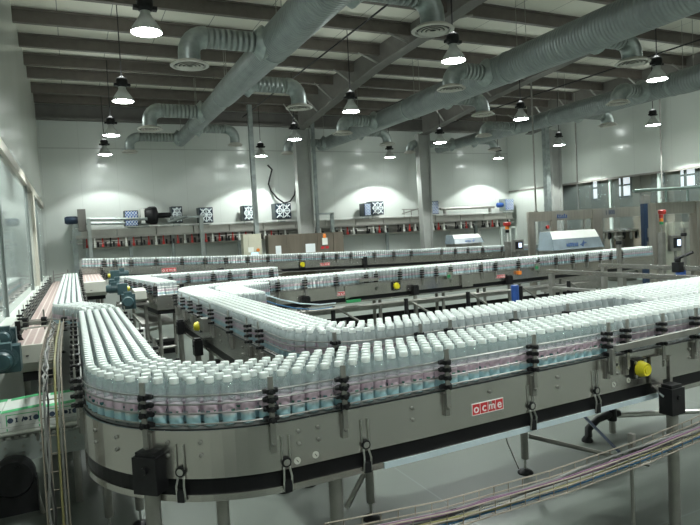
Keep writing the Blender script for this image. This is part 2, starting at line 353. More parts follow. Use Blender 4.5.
# ================================================================== LAMPS
lampglass = emit('lamp_lens', (.93, 1., .97), 65.)
refl = mat('prismatic_reflector', (.42, .44, .42), .3, 0, .1, 10)
refl_N = refl.node_tree.nodes['Principled BSDF']; refl_N.inputs['Subsurface Weight'].default_value = 0
LX = [1.2, 6.68, 12.25, 17.95]; LY = [21.75, 18.0, 13.75, 9.25, 4.75, .25, -4.25]
ordn = ['first', 'second', 'third', 'fourth', 'fifth', 'sixth', 'seventh']
rowname = ['line along the glazed wall', 'second line from the glazed wall', 'third line from the glazed wall', 'line beside the annex opening']
proto = None
POWER = 330.
def lamp(ix, iy):
    x, y, z = LX[ix], LY[iy], 4.89
    global proto
    r = thing('high_bay_lamp', (x, y, z), 'high bay lamp, %s from the back wall, %s' % (ordn[iy], rowname[ix]), 'ceiling lamp', 'high bay lamps under the roof')
    if proto is None:
        MK().lathe([(.228, 0), (.205, .06), (.150, .15), (.10, .22), (.075, .27), (.075, .33), (.068, .33), (.068, .27), (.094, .22), (.144, .15), (.198, .06), (.222, 0), (.228, 0)], (x, y, z), 24).build('reflector', refl, r)
        MK().lathe([(.0, -.012), (.15, -.008), (.214, .006), (.214, .02), (.0, .03)], (x, y, z), 24).build('lens', lampglass, r)
        h = MK().lathe([(.06, .30), (.10, .32), (.12, .36), (.125, .46), (.10, .50), (.05, .52), (.02, .55)], (x, y, z), 16); h.bx(x-.17, x+.17, y-.05, y+.05, z+.33, z+.38)
        h.build('ballast_housing', black, r)
        MK().tube([(x, y, z+.54), (x, y, RT_)], .012, 5).build('hanging_cord', black, r)
        proto = r
    else:
        for ch in list(proto.children):
            c = ch.copy(); C.objects.link(c); c.parent = r; ORG[c.name] = (x, y, z)
    ld = bpy.data.lights.new('lamp_light', 'SPOT'); ld.energy = POWER*(.62, 1.35, 1.6, 1.45, 1., 1., 1.)[iy]*(.3 if ix == 0 and iy > 3 else 1); ld.spot_size = math.radians(114); ld.spot_blend = .16; ld.shadow_soft_size = .10; ld.color = (.93, 1., .965)
    lo = bpy.data.objects.new('lamp_light', ld); C.objects.link(lo); lo.parent = r; lo.location = (0, 0, -.02)
    pd = bpy.data.lights.new('uplight_fill', 'POINT'); pd.energy = ld.energy*.021; pd.shadow_soft_size = .10; pd.color = ld.color  # unseen fill light added above the housing, stands in for light leaking upward
    po = bpy.data.objects.new('uplight_fill', pd); C.objects.link(po); po.parent = r; po.location = (0, 0, .62*K)
for ix in range(4):
    for iy in range(7): lamp(ix, iy)

# ================================================================== DUCTS
def duct(x, zc, pts, lefts, rights, label):
    """pts: (Y, R) main run, lefts/rights: (Y, X of diffuser)"""
    t = thing('ventilation_duct', (x, pts[-1][0], zc), label, 'duct', 'round ventilation ducts under the roof')
    n = MK(); n.tube([(x, y, zc) for y, r in pts], [r for y, r in pts], 28); n.build('main_duct', spiral, t)
    for y, r in pts[1:-1:2]:
        MK().lathe([(r+.005, -.05), (r+.02, -.045), (r+.02, .045), (r+.005, .05)], (x, y, zc), 28, (0, 1, 0)).build('joint_band', galv, t)
    def rad(y):
        for (a, ra), (c, rc) in zip(pts, pts[1:]):
            if min(a, c) <= y <= max(a, c): return ra+(rc-ra)*(y-a)/(c-a)
        return pts[-1][1]
    for dx, lst in ((-1, lefts), (1, rights)):
        for y, xd, zd, dia in lst:
            R = .19 if dia > .6 else .15; e = .30
            b = MK(); zb = zc-.02
            b.tube([(x+dx*rad(y)*.6, y, zb), (x+dx*(abs(xd-x)-e), y, zb)], R, 18, False)
            br = b.build('branch_duct', flexd, t)
            el = MK(); xe = x+dx*(abs(xd-x)-e)
            el.tube([(xe-dx*.02, y, zb)]+[(xe+dx*e*math.sin(a), y, zb-e*(1-math.cos(a))) for a in [PI/2*k/6 for k in range(7)]]+[(xd, y, zd+.07)], R+.01, 18)
            el.build('elbow', galv, br)
            MK().lathe([(rad(y)*.55, 0), (R+.14, rad(y)*.86), (R+.02, rad(y)*1.25), (R+.02, rad(y)*1.3)], (x, y, zb), 18, (dx, 0, 0)).build('saddle', galv, br)
            dfm = MK(); h = dia/2
            dfm.lathe([(R, .09), (h*.8, .06), (h, .01), (h, 0), (h*.84, -.012), (h*.80, .01), (h*.80, .03), (R, .08), (R, .09)], (xd, y, zd), 28)
            d_ = dfm.build('diffuser', diff_m, br)
            MK().lathe([(.0, .035), (h*.80, .035), (h*.80, .045), (.0, .045)], (xd, y, zd), 24).build('throat', black, br)
            for q in (.70, .50, .30): MK().lathe([(h*q, -.018), (h*(q-.14), -.002), (h*(q-.14), .008), (h*q, -.008), (h*q, -.018)], (xd, y, zd), 26).build('ring', diff_m, br)
    for y in [p[0] for p in pts[:-1]]:
        MK().tube([(x, y-.3, zc+rad(y)*.9), (x, y-.3, RT_)], .008, 4).build('hanger_wire', steel_d, t)
diff_m = mat('white_diffuser', (.50, .485, .44), .5, 0, .06, 8)
duct(3.85, 5.56, [(22.5, .235), (19.6, .24), (19.4, .26), (15.6, .27), (15.4, .30), (11.3, .33), (11.0, .35), (6, .36), (0, .37), (-6, .37)],
     [(11.15, 2.17, 5., .70), (17.5, 2.19, 5., .70), (21.9, 2.02, 5., .55), (5., 2.2, 5., .7)], [(8.22, 5.55, 5., .70), (14.1, 5.4, 5., .68), (20.0, 5.25, 5., .5)],
     'round spiral duct closest to the glazed wall, ending in an elbow by the back wall')
duct(9.5, 5.46, [(22.5, .24), (19.5, .26), (19.3, .28), (15.5, .31), (15.2, .34), (11, .35), (10.7, .36), (5, .37), (0, .37), (-6, .37)],
     [(11.5, 8.2, 5., .68), (17.4, 8.1, 5., .68), (21.8, 7.75, 5., .5), (5., 8.2, 5., .7)], [(8.7, 10.78, 5., .70), (13.9, 10.98, 5., .67), (19.3, 10.8, 5., .6)],
     'middle round spiral duct running between the second and third lamp lines')
duct(15.2, 5.40, [(22.5, .20), (19.5, .22), (19.3, .24), (15.5, .27), (15.2, .30), (11, .30), (10.7, .33), (5, .34), (0, .35), (-6, .35)],
     [(11.8, 14.0, 5., .64), (17.1, 13.5, 5., .6), (21.2, 12.9, 5., .5)], [(14.6, 16.8, 5., .62), (20.1, 16.4, 5., .55), (8.6, 16.5, 5., .65)],
     'round spiral duct beside the annex wall, behind the middle duct')

# ceiling pipes, conduits and hanging rods
for (pa, pb, z, lab) in (((358, 22), (293, 82), hz(6.95), 'thin dark pipe under the purlins between first duct and middle rafter'), ((590, 14), (520, 48), hz(6.95), 'thin dark pipe under the purlins above the middle duct'), ((700, 36), (600, 76), hz(6.7), 'thin dark pipe under the purlins beside the annex wall duct')):
    a = atz(*pa, z); c = atz(*pb, z); x = (a[0]+c[0])/2
    tag(MK().tube([(x, YF+.2, z), (x, YB-.3, z)], .022, 6).build('ceiling_pipe', black), lab, 'pipe', 'thin pipes under the roof')
def vpost(px, ptop, pbot, Y, r, name, m, lab, cat, sq=False, ztop=None, zbot=None):
    a = aty(px[0], ptop, Y); c = aty(px[1], pbot, Y); x = (a[0]+c[0])/2
    z1 = ztop if ztop is not None else a[2]; z0 = zbot if zbot is not None else c[2]
    k = MK()
    if sq: k.bx(x-r, x+r, Y-r, Y+r, z0, z1)
    else: k.tube([(x, Y, z0), (x, Y, z1)], r, 8)
    k.bx(x-r*1.6, x+r*1.6, Y-r*1.6, Y+r*1.6, z0, z0+.04)
    return tag(k.build(name, m), lab, cat)
vpost((250.3, 255.5), 104, 236, 21.4, .08, 'support_post', galv, 'galvanised post rising to the roof behind the beige control cabinet', 'post', True, hz(7.1), FZ)
vpost((312, 318), 112, 236, 21.5, .06, 'support_post', galv, 'galvanised post rising to the roof beside the first grey column', 'post', True, hz(7.1), FZ)
vpost((545.3, 548), 131, 209, 19.4, .11, 'pipe_riser', galv, 'pale blue steel riser standing beside the annex wall column', 'pipe', True, 5.9, FZ)
vpost((530.9, 536), 80, 211, 16.0, .03, 'hanging_rod', steel_d, 'thin dark rod dropping from the roof to the gantry beam end', 'rod', False, hz(7.12), 2.2)
vpost((658, 663.5), 85, 195, 14.3, .03, 'hanging_rod', steel_d, 'thin dark rod dropping past the wall lamp to the filler', 'rod', False, hz(7.12), 2.45)
vpost((575, 579.5), 150, 209, 17.0, .03, 'hanging_rod', steel_d, 'thin bent rod dropping along the annex wall behind the gantry', 'rod', False, hz(7.12), 2.2)
# loose cable loop on the back wall, and conduit down the column
pts = [aty(*p, 22.9) for p in ((267.5, 165), (272, 169.5), (270, 177), (268.5, 184), (271, 191), (277, 198), (284, 203), (290, 201.5), (294.5, 195), (296, 184), (296.5, 166), (297.5, 150), (296, 135))]
tag(MK().tube(pts, .035, 6).build('hanging_cable', black), 'loose dark cable drooping in a loop down the first grey column', 'cable')

# ================================================================== CONVEYORS
def arcpath(pts, step=.05):
    """pts: (x, y, z, corner radius) -> samples (x, y, z, tx, ty, s)"""
    P = [Vector((p[0], p[1])) for p in pts]; out = []
    seq = [(P[0].x, P[0].y)]
    for i in range(1, len(P)-1):
        r = pts[i][3]; d0 = (P[i-1]-P[i]).normalized(); d1 = (P[i+1]-P[i]).normalized()
        if (d0+d1).length < 1e-3: seq.append((P[i].x, P[i].y)); continue
        ang = math.acos(max(-1, min(1, d0.dot(d1)))); tl = r/math.tan(ang/2)
        a = P[i]+d0*tl; c = P[i]+d1*tl
        cen = P[i]+(d0+d1).normalized()*(r/math.sin(ang/2))
        v0, v1 = a-cen, c-cen; sweep = v0.angle_signed(v1); n = max(3, int(abs(sweep)*r/step))
        for k in range(n+1):
            q = Matrix.Rotation(-sweep*k/n, 2) @ v0; seq.append((cen.x+q.x, cen.y+q.y))
    seq.append((P[-1].x, P[-1].y))
    # densify straights
    fine = [seq[0]]
    for a, c in zip(seq, seq[1:]):
        d = math.hypot(c[0]-a[0], c[1]-a[1]); n = max(1, int(d/.25))
        for k in range(1, n+1): fine.append((a[0]+(c[0]-a[0])*k/n, a[1]+(c[1]-a[1])*k/n))
    S = [0]
    for a, c in zip(fine, fine[1:]): S.append(S[-1]+math.hypot(c[0]-a[0], c[1]-a[1]))
    # z: by nearest control vertex arc fraction
    ctrl = []
    for p in pts:
        j = min(range(len(fine)), key=lambda k: (fine[k][0]-p[0])**2+(fine[k][1]-p[1])**2); ctrl.append((S[j], p[2]))
    res = []
    for i, (x, y) in enumerate(fine):
        a = fine[max(i-1, 0)]; c = fine[min(i+1, len(fine)-1)]; l = math.hypot(c[0]-a[0], c[1]-a[1]) or 1
        z = ctrl[-1][1]
        for (s0, z0), (s1, z1) in zip(ctrl, ctrl[1:]):
            if s0 <= S[i] <= s1: z = z0+(z1-z0)*((S[i]-s0)/max(s1-s0, 1e-6)); break
        res.append((x, y, z, (c[0]-a[0])/l, (c[1]-a[1])/l, S[i]))
    return res
def sample(path, s):
    for a, c in zip(path, path[1:]):
        if a[5] <= s <= c[5]:
            t = (s-a[5])/max(c[5]-a[5], 1e-9)
            v = [a[i]+(c[i]-a[i])*t for i in range(5)]; l = math.hypot(v[3], v[4]); return v[0], v[1], v[2], v[3]/l, v[4]/l
    a = path[-1] if s > path[-1][5] else path[0]; return a[:5]
def nearest(path, x, y): return min(path, key=lambda q: (q[0]-x)**2+(q[1]-y)**2)[5]
def off(path, d, s0=None, s1=None):
    """left of travel = +d"""
    return [(x-ty*d, y+tx*d, z, -ty, tx) for x, y, z, tx, ty, s in path if (s0 is None or s >= s0) and (s1 is None or s <= s1)]
RAILH = (.026, .083, .134, .180)
def rail_post(t, path, s, side, w, sc=1., lowplate=True, top=.262):
    x, y, z, tx, ty = sample(path, s); nx, ny = -ty*side, tx*side; a = math.atan2(ty, tx); e = w/2
    px, py = x+nx*(e+.055), y+ny*(e+.055)
    k = MK().box((px, py, z+top/2-.05), (.03*sc, .012, top+.1), a)
    if lowplate:
        k.box((x+nx*(e+.03), y+ny*(e+.03), z-.09), (.035, .03, .14), a)
        for zz in (-.06, -.11): k.lathe([(.011, 0), (.011, .012), (.006, .016)], (x+nx*(e+.045), y+ny*(e+.045), z+zz), 8, (nx, ny, 0))
    p = k.build('rail_post', steel_d, t)
    for h in RAILH:
        c = MK(); cx, cy = x+nx*(e+.04), y+ny*(e+.04)
        c.box((cx, cy, z+h), (.046*sc, .055, .026), a)
        c.lathe([(.013, -.042*sc), (.016, -.032*sc), (.016, .032*sc), (.013, .042*sc)], (x+nx*(e+.03), y+ny*(e+.03), z+h), 8, (tx, ty, 0))
        c.lathe([(.014, 0), (.014, .02), (.006, .024)], (x+nx*(e+.065), y+ny*(e+.065), z+h), 8, (nx, ny, 0))
        c.build('rail_clamp', black, p)
def rails(t, path, side, w, s0=None, s1=None, hs=RAILH, r=.0055):
    for h in hs:
        pts = [(x, y, z+h) for x, y, z, nx, ny in off(path, side*(w/2+.017), s0, s1)]
        MK().tube(pts, r, 6).build('guide_rail', rail_m, t)
def side_panel(t, path, side, w, s0=None, s1=None, band=True, strip=None, depth=.27):
    e = side*(w/2+.012); th = side*.012
    pts = off(path, e, s0, s1)
    MK().sheet(pts, -depth, -.008, th).build('side_panel', steel, t)
    if band:
        MK().sheet(off(path, e-side*.012, s0, s1), -.36, -depth+.004, th).build('wear_strip', blackm, t)
        MK().sheet(off(path, e-side*.004, s0, s1), -.395, -.358, th*1.5).build('bottom_rim', steel if strip is None else strip, t)
    MK().sheet(off(path, e-side*.03, s0, s1), -.02, -.006, th*2).build('chain_edge', black, t)
def belt(t, path, w, m, s0=None, s1=None, name='belt'):
    L = off(path, w/2, s0, s1); R = off(path, -w/2, s0, s1); k = MK(); vs = []
    for a, c in zip(L, R): vs += [(a[0], a[1], a[2]-.004), (c[0], c[1], c[2]-.004), (c[0], c[1], c[2]-.03), (a[0], a[1], a[2]-.03)]
    fs = []
    for i in range(len(L)-1):
        p, q = 4*i, 4*i+4
        for j in range(4): fs.append((p+j, p+(j+1) % 4, q+(j+1) % 4, q+j))
    k._add(vs, fs); return k.build(name, m, t)
def bolts(t, path, side, w, slist, zz=(-.07, -.14)):
    for s in slist:
        x, y, z, tx, ty = sample(path, s); nx, ny = -ty*side, tx*side
        for h in zz: MK().lathe([(.011, 0), (.011, .010), (.005, .014)], (x+nx*(w/2+.024), y+ny*(w/2+.024), z+h), 8, (nx, ny, 0)).build('bolt', steel_d, t)
def leg(t, path, s, d, r=.035, bracket=None, foot=True, ztop=-.37):
    x, y, z, tx, ty = sample(path, s); x, y = x-ty*d, y+tx*d
    k = MK().tube([(x, y, FZ+(.14 if foot else .0)), (x, y, z+ztop)], r, 12)
    o = k.build('leg', steel_d, t)
    if foot:
        MK().tube([(x, y, FZ+.03), (x, y, FZ+.15)], .012, 6).build('foot_screw', rod, o)
        MK().lathe([(.075, 0), (.075, .012), (.055, .03), (.02, .045)], (x, y, FZ), 14).build('foot_pad', black, o)
    if bracket:
        a = math.atan2(ty, tx); q = MK()
        q.box((x, y, z+ztop+.04), (.15, .11, .20), a); q.box((x, y, z+ztop+.15), (.12, .085, .03), a)
        q.lathe([(.02, 0), (.02, .012)], (x-ty*math.copysign(.055, d), y+tx*math.copysign(.055, d), z+ztop+.07), 10, (-ty*math.copysign(1, d), tx*math.copysign(1, d), 0))
        q.build('leg_bracket', black, o)
    return o
def latch(t, path, s, side, w):
    x, y, z, tx, ty = sample(path, s); nx, ny = -ty*side, tx*side; a = math.atan2(ty, tx); e = w/2+.034
    k = MK()
    for q in (-.022, .022): k.tube([(x+nx*e+tx*q, y+ny*e+ty*q, z-.08), (x+nx*e+tx*q, y+ny*e+ty*q, z-.24)], .004, 5)
    for q in (-.022, .022): k.tube([(x+nx*e+tx*q*.7, y+ny*e+ty*q*.7, z-.25), (x+nx*(e+.02)+tx*q, y+ny*(e+.02)+ty*q, z-.30), (x+nx*(e+.01)+tx*q, y+ny*(e+.01)+ty*q, z-.38)], .006, 6)
    o = k.build('wire_latch', rod, t)
    MK().lathe([(.0, .013), (.019, .013), (.019, .016), (.0, .018)], (x+nx*(e-.003), y+ny*(e-.003), z-.225), 12, (nx, ny, 0)).build('knob_face', rod, o)
    MK().lathe([(.027, 0), (.029, .012), (.025, .02), (.019, .02), (.019, .008)], (x+nx*(e-.005), y+ny*(e-.005), z-.225), 14, (nx, ny, 0)).build('latch_knob', black, o)
    MK().box((x+nx*(e+.008), y+ny*(e+.008), z-.355), (.040, .026, .065), a).build('latch_clip', black, o)
def sign(t, path, s, side, w, h=.052, zz=-.13, detail=True):
    x, y, z, tx, ty = sample(path, s); nx, ny = -ty*side, tx*side; a = math.atan2(ty, tx); e = w/2+.026
    L = h*3.55; X = (-tx, -ty) if side*1 > 0 else (tx, ty)
    xd = Vector((-ny, nx, 0)) # reading direction seen from outside
    o = MK().box((x+nx*e, y+ny*e, z+zz), (L, .006, h), a).build('sign_plate', sign_red, t)
    fr = MK()
    for q in (h/2, -h/2): fr.box((x+nx*e, y+ny*e, z+zz+q), (L+.004, .008, .004), a)
    for q in (-L/2, -L/4, 0, L/4, L/2): fr.box((x+nx*e+xd.x*q, y+ny*e+xd.y*q, z+zz), (.003, .008, h), a)
    fr.build('sign_border', white_t, o)
    for i, ch in enumerate('ocme'):
        q = L*(i-1.5)/4
        text('sign_letter', ch, white_t, o, (x+nx*(e+.004)+xd.x*q, y+ny*(e+.004)+xd.y*q, z+zz+.002), xd, (0, 0, 1), h*(1.12 if ch != 'm' else .98), .0015)
def drive_cap(t, path, s, side, w, zz=-.12, sc=1.):
    x, y, z, tx, ty = sample(path, s); nx, ny = -ty*side, tx*side; a = math.atan2(ty, tx); e = w/2+.024
    k = MK().box((x+nx*(e+.02), y+ny*(e+.02), z+zz), (.15*sc, .045, .15*sc), a)
    o = k.build('bearing_block', black, t)
    q = MK()
    for i in (-1, 1):
        for j in (-1, 1): q.lathe([(.012, 0), (.012, .012)], (x+nx*(e+.042)+tx*i*.055*sc, y+ny*(e+.042)+ty*i*.055*sc, z+zz+j*.055*sc), 8, (nx, ny, 0))
    q.build('bearing_bolt', rod, o)
    MK().lathe([(.064*sc, 0), (.064*sc, .025), (.056*sc, .055), (.048*sc, .075), (.044*sc, .072), (.030*sc, .072), (.028*sc, .080), (.0, .080)], (x+nx*(e+.03), y+ny*(e+.03), z+zz), 18, (nx, ny, 0)).build('bearing_cap', yellow, o)
def gear_motor(t, c, d, sc=1., axis='x'):
    x, y, z = c; k = MK()
    k.box((x, y, z), (.20*sc, .20*sc, .24*sc)); k.lathe([(.10*sc, 0), (.10*sc, .04*sc), (.085*sc, .05*sc), (.085*sc, .30*sc), (.07*sc, .33*sc)], (x, y, z+.02), 16, d)
    for i in range(7): k.lathe([(.10*sc, 0), (.10*sc, .008)], (x+d[0]*(.07+.032*i)*sc, y+d[1]*(.07+.032*i)*sc, z+.02+d[2]*(.07+.032*i)*sc), 14, d)
    k.box((x+d[0]*.17*sc, y+d[1]*.17*sc, z+.13*sc), (.12*sc, .12*sc, .07*sc))
    o = k.build('gear_motor', teal, t)
    MK().lathe([(.05*sc, 0), (.05*sc, .05*sc), (.03*sc, .06*sc)], (x-d[0]*.10*sc, y-d[1]*.10*sc, z), 12, (-d[0], -d[1], -d[2])).build('shaft_cap', yellow, o)

BW = .47
BZ = .75
# ---- front conveyor: along the front, round the corner, along the glazed wall
P1 = arcpath([(7.2, 3.53, BZ, 0), (4.65, 3.42, BZ, 3.), (1.9, 3.325, BZ, 3.), (.245, 3.32, BZ, .80), (.235, 8.42, BZ, 0)], .05)
# travelling toward -X then +Y: outer side (camera / glazed wall) is on the left of travel for -X... compute once
t1 = thing('bottle_conveyor', (2.5, 3.3, FZ), 'big steel bottle conveyor curving across the front with a red sign plate', 'conveyor', 'bottle conveyors')
OUT = 1   # +1: left of travel (towards -Y while travelling -X)
send = P1[-1][5]
belt(t1, P1, BW, beltm)
side_panel(t1, P1, OUT, BW, strip=None); side_panel(t1, P1, -OUT, BW, nearest(P1, 4.6, 3.4))
rails(t1, P1, OUT, BW); rails(t1, P1, -OUT, BW, nearest(P1, 4.3, 3.4))
def s_at(path, px, py, z):
    q = atz(px, py, z); return nearest_exact(path, q[0], q[1])
def nearest_exact(path, x, y):
    best = (1e9, 0)
    for a, c in zip(path, path[1:]):
        vx, vy = c[0]-a[0], c[1]-a[1]; l2 = vx*vx+vy*vy or 1e-9
        tt = max(0, min(1, ((x-a[0])*vx+(y-a[1])*vy)/l2)); d = (a[0]+vx*tt-x)**2+(a[1]+vy*tt-y)**2
        if d < best[0]: best = (d, a[5]+tt*(c[5]-a[5]))
    return best[1]
for px, py in ((148, 429), (276, 427), (345, 411), (448, 391), (531, 372), (605, 357), (622, 353), (659, 346), (690, 339), (84, 408)):
    rail_post(t1, P1, s_at(P1, px, py, BZ), OUT, BW)
for y in (4.55, 5.0, 5.5, 6.1, 6.8, 7.5): rail_post(t1, P1, nearest_exact(P1, 0, y), OUT, BW)
for y in (4.9, 6.0, 7.0, 7.8): rail_post(t1, P1, nearest_exact(P1, .4, y), -OUT, BW)
for px, py in ((177.5, 431), (289, 425), (365, 407), (530, 373), (591, 359)): latch(t1, P1, s_at(P1, px, py, BZ), OUT, BW)
bolts(t1, P1, OUT, BW, [s_at(P1, *p, BZ) for p in ((100, 417), (119, 424), (165, 431), (200, 430), (305, 424), (322, 418), (412, 397), (489, 381), (556, 367), (616, 355), (655, 346), (687, 340))])
sign(t1, P1, s_at(P1, 488, 382, BZ), OUT, BW, .072, -.165)
drive_cap(t1, P1, s_at(P1, 633, 351, BZ), OUT, BW, -.125, .95)
# fold-out guide bar by the yellow cap
s0 = s_at(P1, 603, 357, BZ); s1 = s_at(P1, 700, 337, BZ)
x0, y0, z0, tx, ty = sample(P1, s0); x1, y1, z1, _, _ = sample(P1, s1-.6)
g = MK(); g.box((x0, y0-BW/2-.10, BZ-.02), (.03, .03, .19)); g.box(((x0+7.)/2, (y0+y1)/2-BW/2-.10, BZ+.115), (abs(7.-x0), .025, .045), math.atan2(y1+.12-y0, 7.-x0)*.6, 0, -.02)
g.build('guide_bar', steel_d, t1)
# pale blue strip below the black band on the straight, round service stickers
sa = s_at(P1, 668, 344, BZ); sb = s_at(P1, 372, 406, BZ)
MK().sheet(off(P1, OUT*(BW/2+.022), sa, sb), -.398, -.362, OUT*.012).build('drip_strip', blue_strip, t1)
for px, py, zz in ((301, 424, -.235), (319, 419, -.225), (614, 356, -.215), (629, 353, -.21)):
    x, y, z, tx, ty = sample(P1, s_at(P1, px, py, BZ)); nx, ny = -ty*OUT, tx*OUT
    o = MK().lathe([(.020, 0), (.020, .003)], (x+nx*(BW/2+.024), y+ny*(BW/2+.024), z+zz), 16, (nx, ny, 0)).build('round_sticker', cover_w, t1)
    for r_ in (.011,): MK().box((x+nx*(BW/2+.028), y+ny*(BW/2+.028), z+zz), (.004, .003, .02), math.atan2(ty, tx), 0, .6).build('sticker_mark', black, o)
# legs of the front conveyor (brackets outside, pipe down to the floor)
leg(t1, P1, s_at(P1, 153, 429, BZ), OUT*(BW/2+.055), .042, True, True, -.27)
leg(t1, P1, s_at(P1, 214, 430, BZ), OUT*(BW/2-.06), .035)
leg(t1, P1, s_at(P1, 340, 412, BZ), OUT*(BW/2-.07), .042)
leg(t1, P1, nearest_exact(P1, 4.03, 3.0), OUT*(BW/2+.17), .042, True, False, -.42)
x, y, z, tx, ty = sample(P1, nearest_exact(P1, 4.03, 3.0))
k = MK().box((x, y-BW/2-.05, z-.18), (.13, .02, .24)).box((x, y-BW/2-.11, z-.315), (.13, .12, .018), 0, .5).box((x+.13, y-BW/2-.07, z-.2), (.03, .03, .26))
k.build('bracket_plate', steel, t1)
for y in (5.2, 7.4): leg(t1, P1, nearest_exact(P1, 0, y), 0.12, .035); leg(t1, P1, nearest_exact(P1, 0, y), -.12, .035)

# ---- inner conveyor: U shape
P2 = arcpath([(7.2, 4.50, BZ, 0), (4.0, 4.34, BZ, 3.), (1.755, 4.27, BZ, .40), (1.755, 10.5, BZ-.03, .9), (3.7, 11.72, BZ-.08, 1.2), (8.5, 12.05, BZ-.1, 4.), (13.2, 12.3, BZ-.1, 3), (15.9, 12.55, BZ-.1, 0)], .06)
t2 = thing('bottle_conveyor', (1.75, 6.5, FZ), 'inner steel bottle conveyor bent in a U behind the front conveyor', 'conveyor', 'bottle conveyors')
belt(t2, P2, BW, beltm); side_panel(t2, P2, 1, BW, nearest(P2, 4.6, 4.4)); side_panel(t2, P2, -1, BW)
rails(t2, P2, 1, BW, nearest(P2, 4.5, 4.35)); rails(t2, P2, -1, BW, nearest(P2, 6.9, 4.45))
for px in (330, 415, 445, 512, 566): rail_post(t2, P2, nearest_exact(P2, aty(px, 325, 4.08)[0], 4.08), 1, BW)
for px, py in ((267, 349), (253.5, 343), (234, 333), (217.5, 323), (205, 317), (196, 312), (187.5, 308), (179, 304), (175, 300)):
    rail_post(t2, P2, s_at(P2, px, py, BZ), 1, BW)
for px, py in ((246, 291), (265, 290), (300, 287), (332, 285), (363, 282), (373, 281), (398, 279), (421, 276.5), (436, 275), (451, 273.5), (483, 270), (498, 268.5), (522, 266), (543, 264), (562, 262), (580, 261), (595, 259.5), (610, 258.5), (622, 257.5), (634, 257)):
    q = atz(px, py, BZ-.09); rail_post(t2, P2, nearest_exact(P2, aty(px, py, 11.75)[0], 11.75), -1, BW, 1.35)
for x, y in ((2.05, 4.6), (2.05, 5.6), (2.05, 7.), (2.1, 8.6), (2.3, 9.3)): rail_post(t2, P2, nearest_exact(P2, x, y), -1, BW)
for x in (3.5, 4.6, 6.0): rail_post(t2, P2, nearest_exact(P2, x, 4.6), -1, BW)
drive_cap(t2, P2, s_at(P2, 203, 317, BZ), 1, BW, -.10, 1.)
x, y, z, tx, ty = sample(P2, s_at(P2, 210, 321, BZ)); MK().box((x-BW/2-.07, y, z-.02), (.10, .22, .16)).build('drive_housing', steel_d, t2)
drive_cap(t2, P2, nearest_exact(P2, 6.55, 11.6), -1, BW, -.12, 1.25)
sign(t2, P2, nearest_exact(P2, 5.2, 11.6), -1, BW, .085, -.17); sign(t2, P2, nearest_exact(P2, 9.7, 11.8), -1, BW, .085, -.15)
for d, y in ((.12, 5.2), (-.12, 5.2), (.12, 6.6), (-.12, 6.6), (.12, 8.2), (-.12, 8.2)): leg(t2, P2, nearest_exact(P2, 1.75, y), d, .035)
leg(t2, P2, s_at(P2, 185, 307, BZ), BW/2+.08, .04, True, True, -.33); leg(t2, P2, s_at(P2, 204, 317, BZ), BW/2+.10, .04, True, True, -.42)
for x in (2.08, 3.75): leg(t2, P2, nearest_exact(P2, x, 4.3), 0.0, .035)
for x in (4.3, 6.2, 8., 9.3, 10.5, 12.): leg(t2, P2, nearest_exact(P2, x, 11.9), -.1, .04); leg(t2, P2, nearest_exact(P2, x, 11.9), .16, .04)
for x in (4.25, 7.0, 9.9): leg(t2, P2, nearest_exact(P2, x, 11.9), -BW/2-.12, .05, True, True, -.30)
# arched tripod foot with stretcher under the inner conveyor
q = MK(); fx, fy = 5.22, 4.62
q.tube([(fx-.36, fy-.02, FZ+.05), (fx-.34, fy, FZ+.13), (fx-.2, fy, FZ+.21), (fx, fy, FZ+.235), (fx+.12, fy, FZ+.22)], .04, 10); q.lathe([(.06, 0), (.06, .02), (.03, .06)], (fx-.36, fy, FZ), 12)
q.lathe([(.05, .0), (.05, .16)], (fx+.02, fy, FZ+.16), 12); tf = q.build('tripod_foot', black, t2)
MK().tube([(fx+.02, fy, FZ+.02), (fx+.02, fy, BZ-.38)], .035, 10).build('tripod_post', steel_d, tf)
MK().tube([(fx+.1, fy, FZ+.2), (6.4, fy-.25, FZ+.12)], .03, 8).build('stretcher', rod, tf)
a = (2.08, 4.3); MK().tube([(2.06, 4.3, FZ+.42), (1.86, 4.3, FZ+.14)], .022, 6).build('brace', steel_d, t2)
MK().tube([(3.78, 4.3, FZ+.36), (4.65, 3.7, FZ+.10)], .022, 6).build('brace', steel_d, t2)
MK().tube([atz(578, 410, FZ+.35), atz(622, 455, FZ+.10)], .016, 6).build('air_hose', navy, t2)
MK().tube([(3.5, 4.3, BZ-.38), (3.46, 4.3, 0), (3.52, 4.3, -.25), (3.6, 4.25, FZ+.1)], .006, 5).build('thin_wire', steel_d, t2)
bolts(t2, P2, 1, BW, [nearest_exact(P2, 1.5, y) for y in (4.9, 5.4, 5.9, 6.4, 6.9, 7.3)], (-.08, -.15))
# lower service tube under the straight and sensors in front of it
MK().tube([(3.4, 11.35, .22), (12.4, 11.75, .12)], .03, 8).build('service_tube', steel_d, t2)
MK().bx(3.3, 12.9, 11.95, 12.45, .02, .10).build('drip_tray', steel_d, t2); MK().bx(3.3, 12.9, 12.3, 12.34, -.42, -.14).build('cable_duct', black, t2)
for x in (4.9, 6.7, 8.4, 10.0, 11.6):
    k = MK().tube([(x-.42, 11.3, FZ+.04), (x-.34, 11.35, FZ+.2), (x-.12, 11.45, FZ+.28), (x+.12, 11.45, FZ+.28), (x+.34, 11.35, FZ+.2), (x+.42, 11.3, FZ+.04)], .045, 8); k.lathe([(.05, 0), (.05, .6)], (x, 11.47, FZ+.25), 10); k.build('arched_foot', black, t2)
    MK().tube([(x, 11.5, .25), (x+.9, 11.5, FZ+.3)], .025, 6).build('brace', steel_d, t2)
MK().box((5.35, 11.38, .33), (.35, .04, .06), .05).build('green_tag', green_p, t2)
s = nearest_exact(P2, 6.0, 11.7); x, y, z, tx, ty = sample(P2, s)
